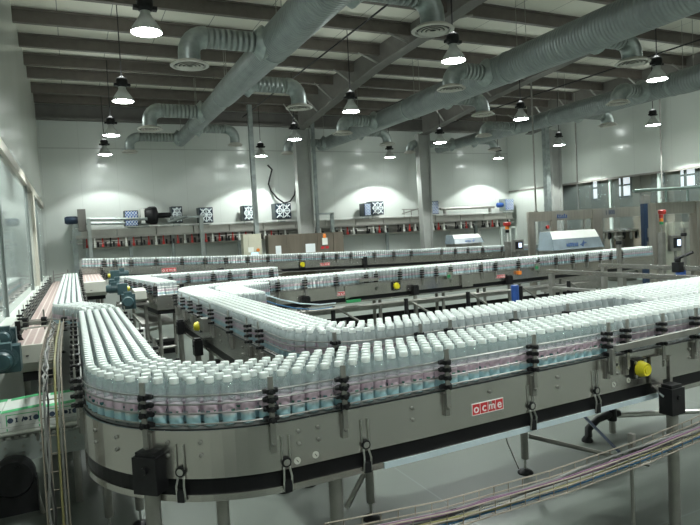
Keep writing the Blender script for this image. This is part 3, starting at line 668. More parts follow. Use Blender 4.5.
k = MK().box((x-.2, y-.36, z+.08), (.5, .12, .06), .06); k.prism([(x-.75, z-.30), (x+.15, z-.05), (x+.15, z+.02), (x-.75, z-.02)], 'y', y-.34, y-.30); k.build('transfer_plate', steel, t2)
for x, c_ in ((8.05, green_p), (10.9, green_p)):
    q = sample(P2, nearest_exact(P2, x, 11.8)); MK().box((q[0], q[1]-.36, q[2]+.0), (.12, .08, .18)).build('photo_sensor', steel_d, t2); MK().box((q[0]-.06, q[1]-.41, q[2]+.0), (.06, .05, .07)).build('sensor_eye', c_, t2)
q = sample(P2, nearest_exact(P2, 10.3, 11.9)); MK().box((q[0], q[1]-.31, q[2]-.1), (.10, .08, .09)).build('emergency_switch', orange, t2)
q = sample(P2, nearest_exact(P2, 8.6, 11.9)); MK().box((q[0], q[1]-.30, q[2]-.16), (.32, .05, .30)).build('bearing_plate', steel, t2)

# ---- cross feed conveyor joining the U at its far corner
P5 = arcpath([(1.63, 12.0, BZ, 0), (1.32, 15.3, BZ, 0)]); W5 = .40
t5 = thing('bottle_conveyor', (1.5, 13.5, FZ), 'short steel feed conveyor whose end plate meets the inner U bend', 'conveyor', 'bottle conveyors')
belt(t5, P5, W5, beltm); side_panel(t5, P5, 1, W5); side_panel(t5, P5, -1, W5); rails(t5, P5, 1, W5)
k = MK().bx(1.40, 1.86, 11.90, 11.94, BZ-.27, BZ-.01); k.build('end_plate', steel, t5); MK().bx(1.40, 1.86, 11.92, 11.96, BZ-.35, BZ-.27).build('wear_strip', blackm, t5)
for h in RAILH: MK().tube([(1.40, 11.92, BZ+h), (1.86, 11.92, BZ+h)], .007, 6).build('guide_rail', rod, t5)
for y in (12.45, 12.9, 13.4, 14., 14.6, 15.1): rail_post(t5, P5, nearest_exact(P5, 1.5, y), 1, W5, 1.3)
for x in (1.38, 1.88):
    p = MK().box((x, 11.92, BZ+.06), (.03, .02, .4)).build('rail_post', steel_d, t5)
    for h in RAILH: MK().lathe([(.028, -.04), (.028, .04)], (x, 11.90, BZ+h), 8, (1, 0, 0)).build('rail_clamp', black, p)
for y in (12.2, 14.9): leg(t5, P5, nearest_exact(P5, 1.5, y), .15, .035); leg(t5, P5, nearest_exact(P5, 1.5, y), -.15, .035)

for za, zb in ((-.35, .1), (.1, -.35)): MK().tube([(1.42, 12.2, za), (1.25, 14.9, zb)], .03, 6).build('brace', steel_d, t5)
for y in (12.2, 14.9): MK().tube([(1.42 if y < 13 else 1.15, y, -.3), (1.75 if y < 13 else 1.5, y, -.3)], .03, 6).build('cross_bar', steel_d, t5)
MK().bx(1.15, 1.8, 12.4, 14.6, .12, .18).build('drip_tray', steel_d, t5)
for y in (5.2, 6.6, 8.2): MK().tube([(1.62, y, -.2), (1.9, y, -.2)], .025, 6).build('cross_bar', steel_d, t2)
MK().tube([(1.62, 5.2, -.2), (1.62, 8.2, -.2)], .03, 6).build('stretcher', steel_d, t2); MK().bx(1.6, 1.92, 6.9, 8.3, .02, .10).build('drip_tray', black, t2)
for y, z in ((5.9, .12), (7.2, .18)): MK().tube([(1.6, y, .30), (1.35, y-.35, z-.3), (1.6, y-.9, FZ+.1)], .022, 6).build('brace', steel_d, t2)
# ---- cross conveyor along X behind the feed
P6 = arcpath([(1.0, 15.9, BZ-.02, 0), (5.2, 15.9, BZ-.06, 0)]); 
t6 = thing('bottle_conveyor', (3, 15.9, FZ), 'low cross conveyor of bottles in front of the long back conveyor', 'conveyor', 'bottle conveyors')
belt(t6, P6, BW, beltm); side_panel(t6, P6, -1, BW); side_panel(t6, P6, 1, BW); rails(t6, P6, -1, BW, None, None, (.02, .08, .18))
for x in (1.35, 1.75, 2.2, 2.65, 3.3, 3.75, 4.3, 4.9): rail_post(t6, P6, nearest_exact(P6, x, 15.7), -1, BW, 1.5)
for x in (1.6, 4.2): leg(t6, P6, nearest_exact(P6, x, 15.9), -.15, .04); leg(t6, P6, nearest_exact(P6, x, 15.9), .15, .04)

# ---- long back conveyor along the back wall
P4 = arcpath([(.15, 20.35, 1.17, 0), (4.85, 20.35, .97, 9.), (11., 20.35, .80, 9.), (19.3, 20.6, .62, 0)])
t4 = thing('bottle_conveyor', (9, 20.3, FZ), 'long steel bottle conveyor running parallel to the back wall', 'conveyor', 'bottle conveyors')
belt(t4, P4, BW, beltm); side_panel(t4, P4, -1, BW, None, None, True, None, .26); side_panel(t4, P4, 1, BW)
rails(t4, P4, -1, BW)
for px in (104, 115, 131, 156, 182, 205, 226, 248, 268, 300, 323.5, 337, 351, 375, 394, 412, 443, 457, 470, 485, 505, 520):
    rail_post(t4, P4, nearest_exact(P4, aty(px, 262, 20.1)[0], 20.1), -1, BW, 1.7)
sign(t4, P4, nearest_exact(P4, aty(169, 270, 20.1)[0], 20.1), -1, BW, .13, -.15); sign(t4, P4, nearest_exact(P4, aty(325, 266, 20.1)[0], 20.1), -1, BW, .11, -.16)
drive_cap(t4, P4, nearest_exact(P4, aty(302, 265, 20.1)[0], 20.1), -1, BW, -.14, 1.5)
for x in (.6, 2.6, 4.4, 6.2, 8.2, 10.2, 12.5, 14.5, 17): leg(t4, P4, nearest_exact(P4, x, 20.3), -.15, .045); leg(t4, P4, nearest_exact(P4, x, 20.3), .15, .045)
leg(t4, P4, nearest_exact(P4, aty(221, 272, 20.1)[0], 20.1), -BW/2-.13, .06, True, True, -.30)
MK().box((10.0, 20.02, .68), (.12, .10, .42)).build('hanging_sensor', black, t4)

# ---- parallel lane along the glazed wall: filled half and empty pink half
P7 = arcpath([(-.12, 8.45, BZ, 0), (-.12, 19.9, BZ, 0)]); W7 = .40
t7 = thing('bottle_conveyor', (-.12, 14, FZ), 'straight bottle lane running back beside the empty pink belt', 'conveyor', 'bottle conveyors')
belt(t7, P7, W7, beltm); side_panel(t7, P7, -1, W7); rails(t7, P7, -1, W7)
for y in (9.9, 10.8, 11.7, 12.8, 14.2, 16., 18.): rail_post(t7, P7, nearest_exact(P7, 0, y), -1, W7, 1.3)
for y in (9.5, 14, 19): leg(t7, P7, nearest_exact(P7, 0, y), -.14, .035)
P8 = arcpath([(-.49, 7.45, BZ-.03, 0), (-.49, 21.8, BZ-.03, 0)]); W8 = .33
t8 = thing('empty_conveyor', (-.49, 12, FZ), 'empty pinkish chain conveyor along the glazed wall with cream end cover', 'conveyor')
belt(t8, P8, W8, pinkb); side_panel(t8, P8, 1, W8, nearest_exact(P8, 0, 8.8)); rails(t8, P8, 1, W8, nearest_exact(P8, 0, 8.8))
for y in (9.0, 9.8, 10.6, 11.5, 12.4, 13.4, 14.5, 15.8, 17.2, 18.8, 20.4): rail_post(t8, P8, nearest_exact(P8, 0, y), 1, W8, 1.3)
k = MK(); k.prism([(7.40, .715), (7.9, .715), (7.9, .40), (7.52, .40), (7.40, .52)], 'x', -.62, -.28); k.build('end_cover', cover_w, t8)
MK().bx(-.60, -.30, 7.5, 8.3, .30, .40).build('cover_base', black, t8)
MK().box((-.535, 7.395, .60), (.03, .01, .012)).build('cover_slot', black, t8)
for y in (8.1, 11, 15, 19): leg(t8, P8, nearest_exact(P8, 0, y), .12, .035); leg(t8, P8, nearest_exact(P8, 0, y), -.12, .035)
gear_motor(t8, aty(9, 358, 6.9), (-.1, -1, 0), 1.1); gear_motor(t8, aty(8, 337, 7.2), (-.1, -1, 0), .8)
# diverter rail with black hand clamp above the pink belt
k = MK().tube([aty(22, 329, 7.9), aty(52, 325, 7.9)], .012, 6); dv = k.build('diverter_rod', rod, t8)
a = aty(18, 329, 7.9); k = MK().lathe([(.035, 0), (.035, .02), (.015, .03), (.015, .06), (.03, .07), (.03, .18)], (a[0], a[1], a[2]-.09), 10); k.tube([(a[0], a[1], a[2]-.08), (a[0]+.06, a[1], a[2]-.2), (a[0]+.14, a[1], a[2]-.26)], .025, 6); k.build('diverter_clamp', black, dv)
q = MK(); q.tube([(-.70, 8.75, .86), (-.30, 8.55, .86), (-.02, 8.1, .86)], .009, 6); q.tube([(-.70, 8.75, .80), (-.30, 8.55, .80), (-.02, 8.1, .80)], .009, 6); q.box((-.5, 8.67, .82), (.45, .02, .05), -.45); q.build('diverter_rail', steel_d, t8)
for x, y in ((-.62, 8.72), (-.40, 8.61), (-.16, 8.35)):
    p = MK().box((x, y, .86), (.02, .02, .26)).build('diverter_post', steel_d, t8)
    for z in (.80, .87): MK().lathe([(.03, -.03), (.03, .03)], (x, y-.02, z), 8, (1, -.3, 0)).build('diverter_knob', black, p)
q = MK()
for x in (-.62, -.2): q.box((x, 21.2, .90), (.03, .03, .4))
q.tube([(-.62, 21.2, .95), (-.2, 21.2, 1.0)], .015, 6); q.tube([(-.62, 21.2, .85), (.05, 21.2, .95)], .015, 6); q.build('end_stop', steel_d, t8)

# ---- short return belt with cream cover and teal gear motors
P9 = arcpath([(.45, 16.9, .86, 0), (.45, 20.0, .95, 0)]); W9 = .50
t9 = thing('empty_conveyor', (.45, 18, FZ), 'short empty conveyor with cream drive cover and teal motors by back corner', 'conveyor')
belt(t9, P9, W9, pinkb); side_panel(t9, P9, 1, W9, None, None, False); side_panel(t9, P9, -1, W9, None, None, False); rails(t9, P9, 1, W9, None, None, (.02, .12))
for y in (17.3, 18.3, 19.4): rail_post(t9, P9, nearest_exact(P9, 0, y), 1, W9); rail_post(t9, P9, nearest_exact(P9, 1, y), -1, W9)
k = MK(); k.prism([(16.7, .865), (17.3, .865), (17.3, .50), (16.85, .50), (16.7, .60)], 'x', .19, .73); k.build('drive_cover', cover_w, t9)
MK().bx(.24, .70, 16.9, 17.6, .40, .50).build('cover_base', black, t9); MK().box((.36, 16.695, .66), (.05, .01, .014)).build('cover_slot', black, t9)
for y in (17.4, 19.6): leg(t9, P9, nearest_exact(P9, 0, y), .18, .035); leg(t9, P9, nearest_exact(P9, 0, y), -.18, .035)
gear_motor(t9, (.95, 16.8, .72), (.25, -.96, 0), 1.5); gear_motor(t9, (.98, 17.3, .98), (1, 0, 0), 1.1)
t10 = thing('drive_station', (1.2, 13.6, FZ), 'second drive station with cream cover and teal motor beside the feed conveyor', 'drive unit')
k = MK(); k.prism([(13.2, .80), (13.8, .80), (13.8, .60), (13.35, .56), (13.2, .62)], 'x', .0, .01)
k = MK(); a = aty(134.5, 291.5, 12.2); c = aty(147, 299.5, 12.2)
k.prism([(12.2, a[2]), (12.7, a[2]+.03), (12.7, c[2]), (12.3, c[2]-.03), (12.2, c[2]+.02)], 'x', a[0], c[0]); k.build('drive_cover', cover_w, t10)
gear_motor(t10, (a[0]-.12, 12.2, a[2]-.18), (-.1, -.99, 0), 1.2); gear_motor(t10, (a[0]-.2, 12.5, a[2]+.05), (-1, 0, 0), .9)
q = MK()
for x in (a[0]-.3, c[0]-.02): q.tube([(x, 12.35, FZ), (x, 12.35, c[2])], .035, 8)
q.box(((a[0]+c[0])/2-.14, 12.45, c[2]-.08), (.60, .4, .05)); q.build('stand', steel_d, t10)

# ================================================================== BOTTLES
BD, BH = .0785, .268
def bottle_prof():
    body = [(.02, .0), (.034, .0), (.0387, .008), (.0387, .022), (.0375, .028), (.0387, .034), (.0387, .140), (.0375, .146), (.0387, .152), (.0387, .172), (.0383, .190), (.0330, .212), (.0255, .230), (.0195, .240), (.0190, .250)]
    lab = [(.0388, .012), (.0390, .014), (.0390, .122), (.0388, .124)]
    cap = [(.0190, .237), (.0262, .237), (.0268, .240), (.0264, .265), (.0250, .268), (.0, .268)]
    return body, lab, cap
body, lab, cap = bottle_prof()
def open_lathe(prof, n):
    k = MK(); k.lathe(prof, (0, 0, FZ), n); return k
def fill(path, w, s0, s1, d0=None, d1=None, pitch=.084, jit=.0008):
    """hexagonally packed spots on a path between arc lengths; offsets d0..d1"""
    d0 = -w/2+BD/2 if d0 is None else d0; d1 = w/2-BD/2 if d1 is None else d1
    rows = max(1, int(round((d1-d0)/(pitch*.87)))+1); out = []
    for r in range(rows):
        d = d0+(d1-d0)*r/max(rows-1, 1)
        prev = None; s = s0+(pitch/2 if r % 2 else 0)
        while s < s1:
            x, y, z, tx, ty = sample(path, s); p = (x-ty*d, y+tx*d)
            if prev is None or math.hypot(p[0]-prev[0], p[1]-prev[1]) >= pitch*.999:
                out.append((p[0]+random.uniform(-jit, jit)*.5, p[1]+random.uniform(-jit, jit)*.5, z, r, s)); prev = p; s += pitch*.9
            s += .004
    return out
sA = nearest_exact(P1, 6.9, 3.5)
spots1 = fill(P1, BW, sA, nearest_exact(P1, .21, 7.75))
# through the shift towards the straight lane
P1b = arcpath([(.235, 7.8, BZ, 0), (.235, 8.1, BZ, .5), (-.12, 9.0, BZ, .5), (-.12, 9.3, BZ, 0)])
far = fill(P1b, W7, .05, P1b[-1][5], jit=.002)
far += fill(P7, W7, .75, P7[-1][5]-.05, jit=.002)
far += fill(P2, BW, nearest_exact(P2, 6.9, 4.5), P2[-1][5], jit=.002)
Pm = arcpath([(4.7, 3.88, BZ, 0), (7.2, 4.0, BZ, 0)])
tm = MK().bx(4.7, 7.2, 3.79, 4.0, BZ-.03, BZ-.004); tm.build('transfer_belt', beltm, t1)
far += fill(Pm, .47, .1, 2.3, -.21, .21)
far += fill(P5, W5, .05, 3.2); far += fill(P6, BW, .05, 4.1); far += fill(P4, BW, .1, P4[-1][5]-.3)
# widened merge bed inside the far corner of the U
Pw = arcpath([(2.24, 8.2, BZ-.02, 0), (2.30, 9.9, BZ-.03, .6), (3.2, 10.85, BZ-.07, 0)])
k = belt(t2, Pw, .50, beltm, None, None, 'merge_bed'); far += fill(Pw, .46, .0, Pw[-1][5]-.1)
side_panel(t2, Pw, -1, .5)
Pw2 = arcpath([(1.16, 9.4, BZ, 0), (1.42, 8.6, BZ, 0)])
# drop overlapping spots
def thin(sp, keep=()):
    grid = {}; out = []
    for p in list(keep)+list(sp):
        g = (int(p[0]/.1), int(p[1]/.1)); ok = True
        for i in (-1, 0, 1):
            for j in (-1, 0, 1):
                for q in grid.get((g[0]+i, g[1]+j), ()):
                    if (q[0]-p[0])**2+(q[1]-p[1])**2 < .0755**2: ok = False
        if ok: grid.setdefault(g, []).append(p); out.append(p)
    return out
allp = thin(far, spots1); 
spots1s = set(id(p) for p in spots1); front = [p for p in allp if id(p) in spots1s]; far = [p for p in allp if id(p) not in spots1s]
front.sort(key=lambda p: (p[0])**2+(p[1])**2+1.0)
singles, rest = front[:300], front[300:]
bprof = {}
bays = []
for px, py in ((84, 408), (141.5, 428), (271, 427), (342, 412), (447, 391), (532, 372), (603, 357)): bays.append(s_at(P1, px, py, BZ))
def bay_name(s):
    # s grows toward the corner and the glazed wall
    if s > bays[0]: return 'on stretch along glazed wall'
    if s > bays[1]: return 'at corner before leg bracket'
    if s > bays[2]: return 'between leg bracket and round stickers'
    if s > bays[3]: return 'above the round stickers'
    if s > bays[4]: return 'just before the red sign'
    if s > bays[5]: return 'above the red sign'
    return 'past the red sign'
rows_n = max(p[3] for p in spots1)+1
rown = ['outermost row by front rail', 'second row from front rail', 'third row from front rail', 'fourth row from front rail', 'fifth row from front rail', 'innermost row', 'innermost row']
pb = None; objs = []
for x, y, z, r, s in singles:
    # +d is left of travel = outer side
    ro = rows_n-1-r
    lb = 'white-capped water bottle, %s, %s' % (rown[min(ro, rows_n-1)] if ro < rows_n-1 else 'innermost row', bay_name(s))
    if pb is None:
        k = open_lathe(body, 16); b0 = k.build('water_bottle', pet_m); b0.location = W((x, y, z)); ORG[b0.name] = (0, 0, FZ)
        k = open_lathe(cap, 16); c0 = k.build('bottle_cap', cap_m, b0); k = open_lathe(lab, 16); l0 = k.build('printed_label', lab_m, b0)
        c0['label'] = 'white screw cap'; l0['label'] = 'pink and blue printed sleeve'
        pb = b0; o = b0
    else:
        o = pb.copy(); C.objects.link(o); o.location = W((x, y, z))
        for ch in (c0, l0): c = ch.copy(); C.objects.link(c); c.parent = o
    o.rotation_euler = (0, 0, random.uniform(0, 6.28)); tag(o, lb, 'bottle', 'water bottles on the front conveyor')
# everything farther off: one uncountable crowd
import numpy as np
def crowd(name, spots, label):
    parts = []; n = 10
    fb = [(.04, 0), (.0435, .02)]
    def ringmesh(prof, n, capped):
        vs = []; fs = []
        for r, h in prof:
            for k in range(n): vs.append((r*math.cos(2*PI*k/n), r*math.sin(2*PI*k/n), h))
        for i in range(len(prof)-1):
            for k in range(n): fs.append((i*n+k, i*n+(k+1) % n, (i+1)*n+(k+1) % n, (i+1)*n+k))
        if capped:
            vs.append((0, 0, prof[-1][1])); t = len(vs)-1; b = (len(prof)-1)*n
            for k in range(n): fs.append((b+k, b+(k+1) % n, t, t))
        return vs, fs
    kinds = [(ringmesh([(.037, 0), (.0385, .01), (.0385, .172), (.0372, .190), (.0330, .212), (.0255, .230), (.0190, .240)], n, False), 0),
             (ringmesh([(.0391, .018), (.0391, .082)], n, False), 3), (ringmesh([(.0391, .082), (.0391, .138)], n, False), 2),
             (ringmesh([(.0190, .237), (.0268, .238), (.0264, .265), (.0250, .268)], n, True), 1)]
    V = []; FQ = []; MI = []; base = 0
    P = np.array([(p[0], p[1], p[2]) for p in spots])
    for (vs, fs), mi in kinds:
        vs = np.array(vs); tri = [f for f in fs]
        allv = (P[:, None, :]+vs[None, :, :]).reshape(-1, 3); V.append(allv)
        fa = np.array(fs)[None]+(np.arange(len(P))*len(vs))[:, None, None]+base
        FQ.append(fa.reshape(-1, 4)); MI.append(np.full(len(P)*len(fs), mi)); base += len(allv)
    V = np.concatenate(V); FQ = np.concatenate(FQ); MI = np.concatenate(MI)
    org = (3., 7., BZ); V = (V-np.array(org))*K
    faces = [tuple(f[:3]) if f[2] == f[3] else tuple(f) for f in FQ.tolist()]
    me = bpy.data.meshes.new(name); me.from_pydata(V.tolist(), [], faces)
    me.polygons.foreach_set('use_smooth', [True]*len(faces)); me.polygons.foreach_set('material_index', MI.tolist())
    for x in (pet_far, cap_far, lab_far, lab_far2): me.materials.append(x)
    me.update(); me.set_sharp_from_angle(angle=math.radians(50))
    o = bpy.data.objects.new(name, me); C.objects.link(o); o.location = W(org); ORG[o.name] = org
    return tag(o, label, 'bottles', None, 'stuff')
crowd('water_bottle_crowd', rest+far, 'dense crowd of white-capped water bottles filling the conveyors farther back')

# ================================================================== CABLE TRAYS
def mesh_tray(name, pts, w, h, label, ncab, updir=(0, 0, 1)):
    """wire basket along pts, sidew along horizontal normal"""
    t = thing(name, pts[0], label, 'cable tray')
    P = [Vector(p) for p in pts]; k = MK(); L = []
    frames = []
    for i, p in enumerate(P):
        d = (P[min(i+1, len(P)-1)]-P[max(i-1, 0)]).normalized(); u = Vector(updir(i) if callable(updir) else updir); sd = d.cross(u).normalized(); u = sd.cross(d).normalized(); frames.append((p, d, sd, u))
    def pt(fr, a, c): return fr[0]+fr[2]*a+fr[3]*c
    for a, c in ((-w/2, h), (-w/2, h*.5), (-w/2, 0), (-w/6, 0), (w/6, 0), (w/2, 0), (w/2, h*.5), (w/2, h)): k.tube([pt(f, a, c) for f in frames], .0045, 5)
    tot = 0; nxt = 0
    for i in range(len(frames)-1):
        seg = (P[i+1]-P[i]).length; s = nxt
        while s < seg:
            q = s/seg; f = [frames[i][j]*(1-q)+frames[i+1][j]*q for j in range(4)]
            k.tube([pt(f, -w/2, h), pt(f, -w/2, 0), pt(f, w/2, 0), pt(f, w/2, h)], .0038, 5); s += .11
        nxt = s-seg
    k.build('wire_basket', tray_m, t)
    rnd = random.Random(len(pts)*7+ncab)
    fine = []
    for i in range(len(frames)-1):
        n = max(2, int((P[i+1]-P[i]).length/.25))
        for j in range(n): q = j/n; fine.append([frames[i][c]*(1-q)+frames[i+1][c]*q for c in range(4)])
    fine.append(list(frames[-1]))
    for c in range(ncab):
        a0 = rnd.uniform(-w*.42, w*.42); c0 = rnd.uniform(.012, h*.55); pp = []
        for f in fine: pp.append(pt(f, max(-w*.44, min(w*.44, a0+rnd.uniform(-.02, .02))), max(.01, c0+rnd.uniform(-.012, .012))))
        if c >= ncab-2: pp = [pt(f, w*.36-.02*(c-ncab+2), .014+.006*(c-ncab+2)) for f in fine]
        if c == 0: pp = [pt(f, w*.2, h*.8) for f in fine]
        MK().tube(pp, rnd.choice((.005, .006, .008)), 6).build('cable', cable_cols[0] if (c >= ncab-2 and ncab > 8) else cable_cols[((2, 1, 3, 4, 3, 5, 1, 4) if ncab > 8 else (5, 3, 1, 4, 3, 5, 1, 0))[c % 8]], t)
    return t
# low tray in front of the front conveyor
tp = [aty(px, py, Yt) for px, py, Yt in ((330, 547, 2.62), (450, 521, 2.66), (560, 488, 2.68), (640, 459, 2.71), (700, 434, 2.74), (760, 405, 2.76))]
mt = mesh_tray('cable_tray', tp, .14, .085, 'low wire mesh cable tray with blue cables in front of the steel conveyor', 11)
a = tp[3]
k = MK().bx(a[0]+.02, a[0]+.05, a[1]+.07, a[1]+.11, a[2]-.03, a[2]+.14); k.bx(a[0]-.12, a[0]+.12, a[1]+.10, a[1]+.13, a[2]-.07, a[2]-.04); k.tube([(a[0]+.04, a[1]+.1, FZ), (a[0]+.04, a[1]+.1, a[2])], .013, 6); k.build('tray_bracket', steel_d, mt)
# upright tray by the corner, bending to run back along the glazed wall
up_pts = [(-.19, 3.95, FZ+.02), (-.185, 3.96, .2), (-.18, 4.0, .84), (-.18, 4.12, .95), (-.185, 4.4, 1.0), (-.195, 5.4, 1.0), (-.20, 6.9, .97)]
mesh_tray('cable_tray', up_pts, .12, .05, 'upright wire mesh cable tray bending back beside the conveyor corner', 6, lambda i: (0, -1, 0) if i < 3 else ((0, -.7, .7) if i == 3 else (0, 0, 1)))

# ================================================================== CARTON LINE
YC = 6.02
tc = thing('carton_conveyor', (-.5, YC+.25, FZ), 'grey roller conveyor low by the glazed wall carrying white cartons', 'conveyor')
sfm = mat('grey_green_frame', (.30, .33, .31), .45, .2, .08, 6)
for y in (YC-.05, YC+.62): MK().bx(-.83, .02, y, y+.025, -.11, .09).build('side_frame', sfm, tc)
k = MK()
for i in range(6):
    for z in (-.06, .0): k.lathe([(.012, 0), (.012, .012)], (-.80+.14*i, YC-.05, z+.02), 8, (0, -1, 0))
k.build('frame_bolt', steel_d, tc)
for y in (YC-.08, YC+.60): MK().tube([(-.83, y, .155), (.02, y, .155)], .026, 10).build('guide_tube', rod, tc)
for x in (-.8, -.4, -.05): MK().tube([(x, YC-.04, .05), (x, YC-.075, .15)], .015, 6).build('guide_bracket', steel_d, tc)
k = MK()
for i in range(14): k.tube([(-.81+.06*i, YC-.02, .085), (-.81+.06*i, YC+.61, .085)], .026, 8)
k.build('roller', rod, tc)
for x in (-.8, -.1): 
    for y in (YC, YC+.6): MK().tube([(x, y, FZ), (x, y, -.1)], .03, 8).build('leg', steel_d, tc)
k = MK().lathe([(.17, -.06), (.17, .06), (.15, .09)], (-.60, YC-.15, -.20), 28, (0, -1, 0)); k.bx(-.79, -.42, YC-.22, YC-.10, -.52, -.22); k.lathe([(.018, .09), (.018, .10)], (-.56, YC-.15, -.10), 8, (0, -1, 0)); k.build('drive_guard', black, tc)
k = MK().tube([(-.45, YC-.1, -.32), (-.40, YC-.1, FZ)], .02, 6); k.build('guard_stay', steel_d, tc)
def carton(x0, x1, y0, y1, z0, z1, label, dz=.02):
    t = thing('carton', ((x0+x1)/2, (y0+y1)/2, z0), label, 'carton', 'white cartons on the roller conveyor')
    k = MK(); k.prism([(x0, z0), (x1, z0), (x1, z1+dz), (x0, z1)], 'y', y0, y1); k.build('box_body', carton_w, t)
    k = MK(); h = (z1-z0)
    for zz, q in ((z1-.004, .03),): k.box(((x0+x1)/2, y0+.045, z1+dz/2+.001), (x1-x0, .09, .003), 0, 0, -math.atan2(dz, x1-x0))
    k.build('green_band', carton_g, t); k = MK(); k.box(((x0+x1)/2+.02, y1-.05, z1+dz/2+.001), ((x1-x0)*.9, .10, .003), 0, 0, -math.atan2(dz, x1-x0)); k.build('green_band', carton_g, t)
    xm = (x0+x1)/2; wv = x1-x0
    k = MK()
    for zz0, zz1 in ((.44, .90), (.0, .34)):
        k.bx(x0+wv*.10, x0+wv*.125, y0-.002, y0+.001, z0+h*zz0, z0+h*zz1); k.bx(x1-wv*.125, x1-wv*.10, y0-.002, y0+.001, z0+h*zz0, z0+h*zz1)
    k.bx(x0+wv*.10, x1-wv*.10, y0-.002, y0+.001, z0+h*.88, z0+h*.91); k.build('green_outline', carton_g, t)
    k = MK()
    for i, q in enumerate((.2, .35, .5, .57, .68, .82)):
        xx = x0+wv*q; zz = z0+h*.66
        k = MK()
        if i in (0, 5): k.lathe([(.024, 0), (.024, .003), (.015, .003), (.015, .001)], (xx, y0, zz), 14, (0, -1, 0))
        elif i == 3: k.lathe([(.017, 0), (.017, .003), (.008, .003), (.008, .001)], (xx, y0, zz), 12, (0, -1, 0))
        elif i == 2: k.box((xx, y0-.002, zz), (.012, .003, .045), 0, 0, .35)
        else: k.box((xx, y0-.002, zz), (.012, .003, .04)); k.box((xx, y0-.002, zz+.016), (.022, .003, .007)); k.box((xx, y0-.002, zz-.018), (.022, .003, .007))
        k.build('handling_mark', dark_t, t)
    k = MK()
    for q in range(7): k.box((x0+wv*(.24+.085*q), y0-.002, z0+h*.10), (.015, .003, .012+.006*(q % 2)))
    k.build('printed_line', dark_t, t)
    MK().bx(x0, x1, y0-.0015, y0+.001, z0+h*.385, z0+h*.395).build('flap_seam', steel_d, t)
carton(-.675, -.345, YC, YC+.56, .112, .325, 'white and green printed carton in full view on the roller conveyor')
carton(-.335, -.03, YC+.01, YC+.57, .115, .325, 'white and green carton partly hidden behind the upright cable tray', .01)
carton(-.845, -.68, YC+.0, YC+.56, .115, .325, 'white and green carton hard against the glazed wall', .005)

# ================================================================== AIR CONVEYOR ON THE BACK WALL
YA = 22.78
ta = thing('air_conveyor', (9, YA, FZ), 'long steel air conveyor raised along the back wall', 'conveyor')
xa0, xa1 = .12, 19.4
k = MK()
MK().bx(xa0+.2, xa1, YA+.16, YA+.19, 1.74, 2.10).build('shade_plate', steel_d, ta)  # added dark sheet, stands in for shade on the wall behind the gates
x = xa0; i = 0
while x < xa1-.1:
    L = min(1.35, xa1-x); k.bx(x, x+L-.03, YA-.18, YA+.22, 2.14-.002*(i % 2), 2.40); x += L; i += 1
k.build('air_channel', mat('air_channel_steel', (.38, .375, .34), .42, .6, .12, 2), ta)
MK().bx(xa0, xa1, YA-.26, YA+.28, 2.08, 2.14).build('channel_flange', steel_d, ta)
MK().bx(xa0, xa1, YA-.24, YA-.20, 2.44, 2.47).build('top_conduit', white_p, ta)
for z, y in ((1.98, YA-.22), (1.90, YA-.22)): MK().tube([(xa0, y, z), (xa1, y, z)], .016, 6).build('neck_rail', steel_d, ta)
MK().tube([(xa0+.3, YA+.05, 1.74), (xa1, YA+.05, 1.70)], .03, 6).build('lower_rail', cover_w, ta)
hx = .45; i = 0
while hx < 19.2:
    c = MK().bx(hx-.04, hx+.04, YA-.27, YA-.19, 1.76, 1.86); c.bx(hx-.02, hx+.02, YA-.25, YA-.20, 1.86, 2.08)
    gap = .30 if hx < 7 else (.34 if (i % 4) else .75)
    h_ = c.build('bottle_gate', (red, white_p, red, black)[i % 4] if hx < 7.5 else (white_p, black, white_p, red)[i % 4], ta)
    MK().bx(hx+.07, hx+.13, YA-.26, YA-.20, 1.77, 1.95).build('gate_guide', black, h_)
    hx += gap*.86; i += 1
for x in (.45, 1.9, 3.4, 4.55, 5.9, 10.1, 12.5, 17.3): MK().bx(x-.06, x+.06, YA-.05, YA+.07, FZ, 2.1).build('stand_leg', galv, ta)
# head frame at the wall corner
fpm = mat('grey_green_post', (.30, .33, .31), .4, .2, .08, 6)
MK().bx(.50, .62, YA-.42, YA-.30, FZ, 2.78).build('frame_post', fpm, ta); MK().bx(4.34, 4.48, YA-.45, YA-.32, FZ, 2.72).build('frame_post', fpm, ta)
k = MK().tube([(.5, YA-.36, 2.76), (2.5, YA-.36, 2.70)], .05, 8); k.tube([(.3, YA-.1, 2.62), (2.1, YA-.1, 2.58)], .05, 8); k.bx(3.3, 4.5, YA-.42, YA-.35, 2.68, 2.76); k.tube([(3.2, YA-.38, 2.55), (3.9, YA-.38, 2.74)], .06, 6); k.build('frame_rail', galv, ta)
k = MK().bx(.22, .48, YA-.3, YA+.1, 2.35, 3.12); k.build('drive_head', rafter_m, ta)
MK().lathe([(.12, 0), (.14, .05), (.14, .35), (.10, .42)], (.22, YA-.1, 2.75), 14, (-1, 0, 0)).build('drive_motor', navy, ta)
k = MK().bx(.02, .3, YA-.2, YA+.2, 2.2, 2.42); k.bx(-.08, .08, YA-.2, YA+.1, 1.95, 2.05); k.bx(.0, .16, YA-.1, YA+.06, FZ, 2.2); k.bx(.05, .25, YA-.15, YA+.1, 2.4, 2.75); k.build('head_column', galv, ta)
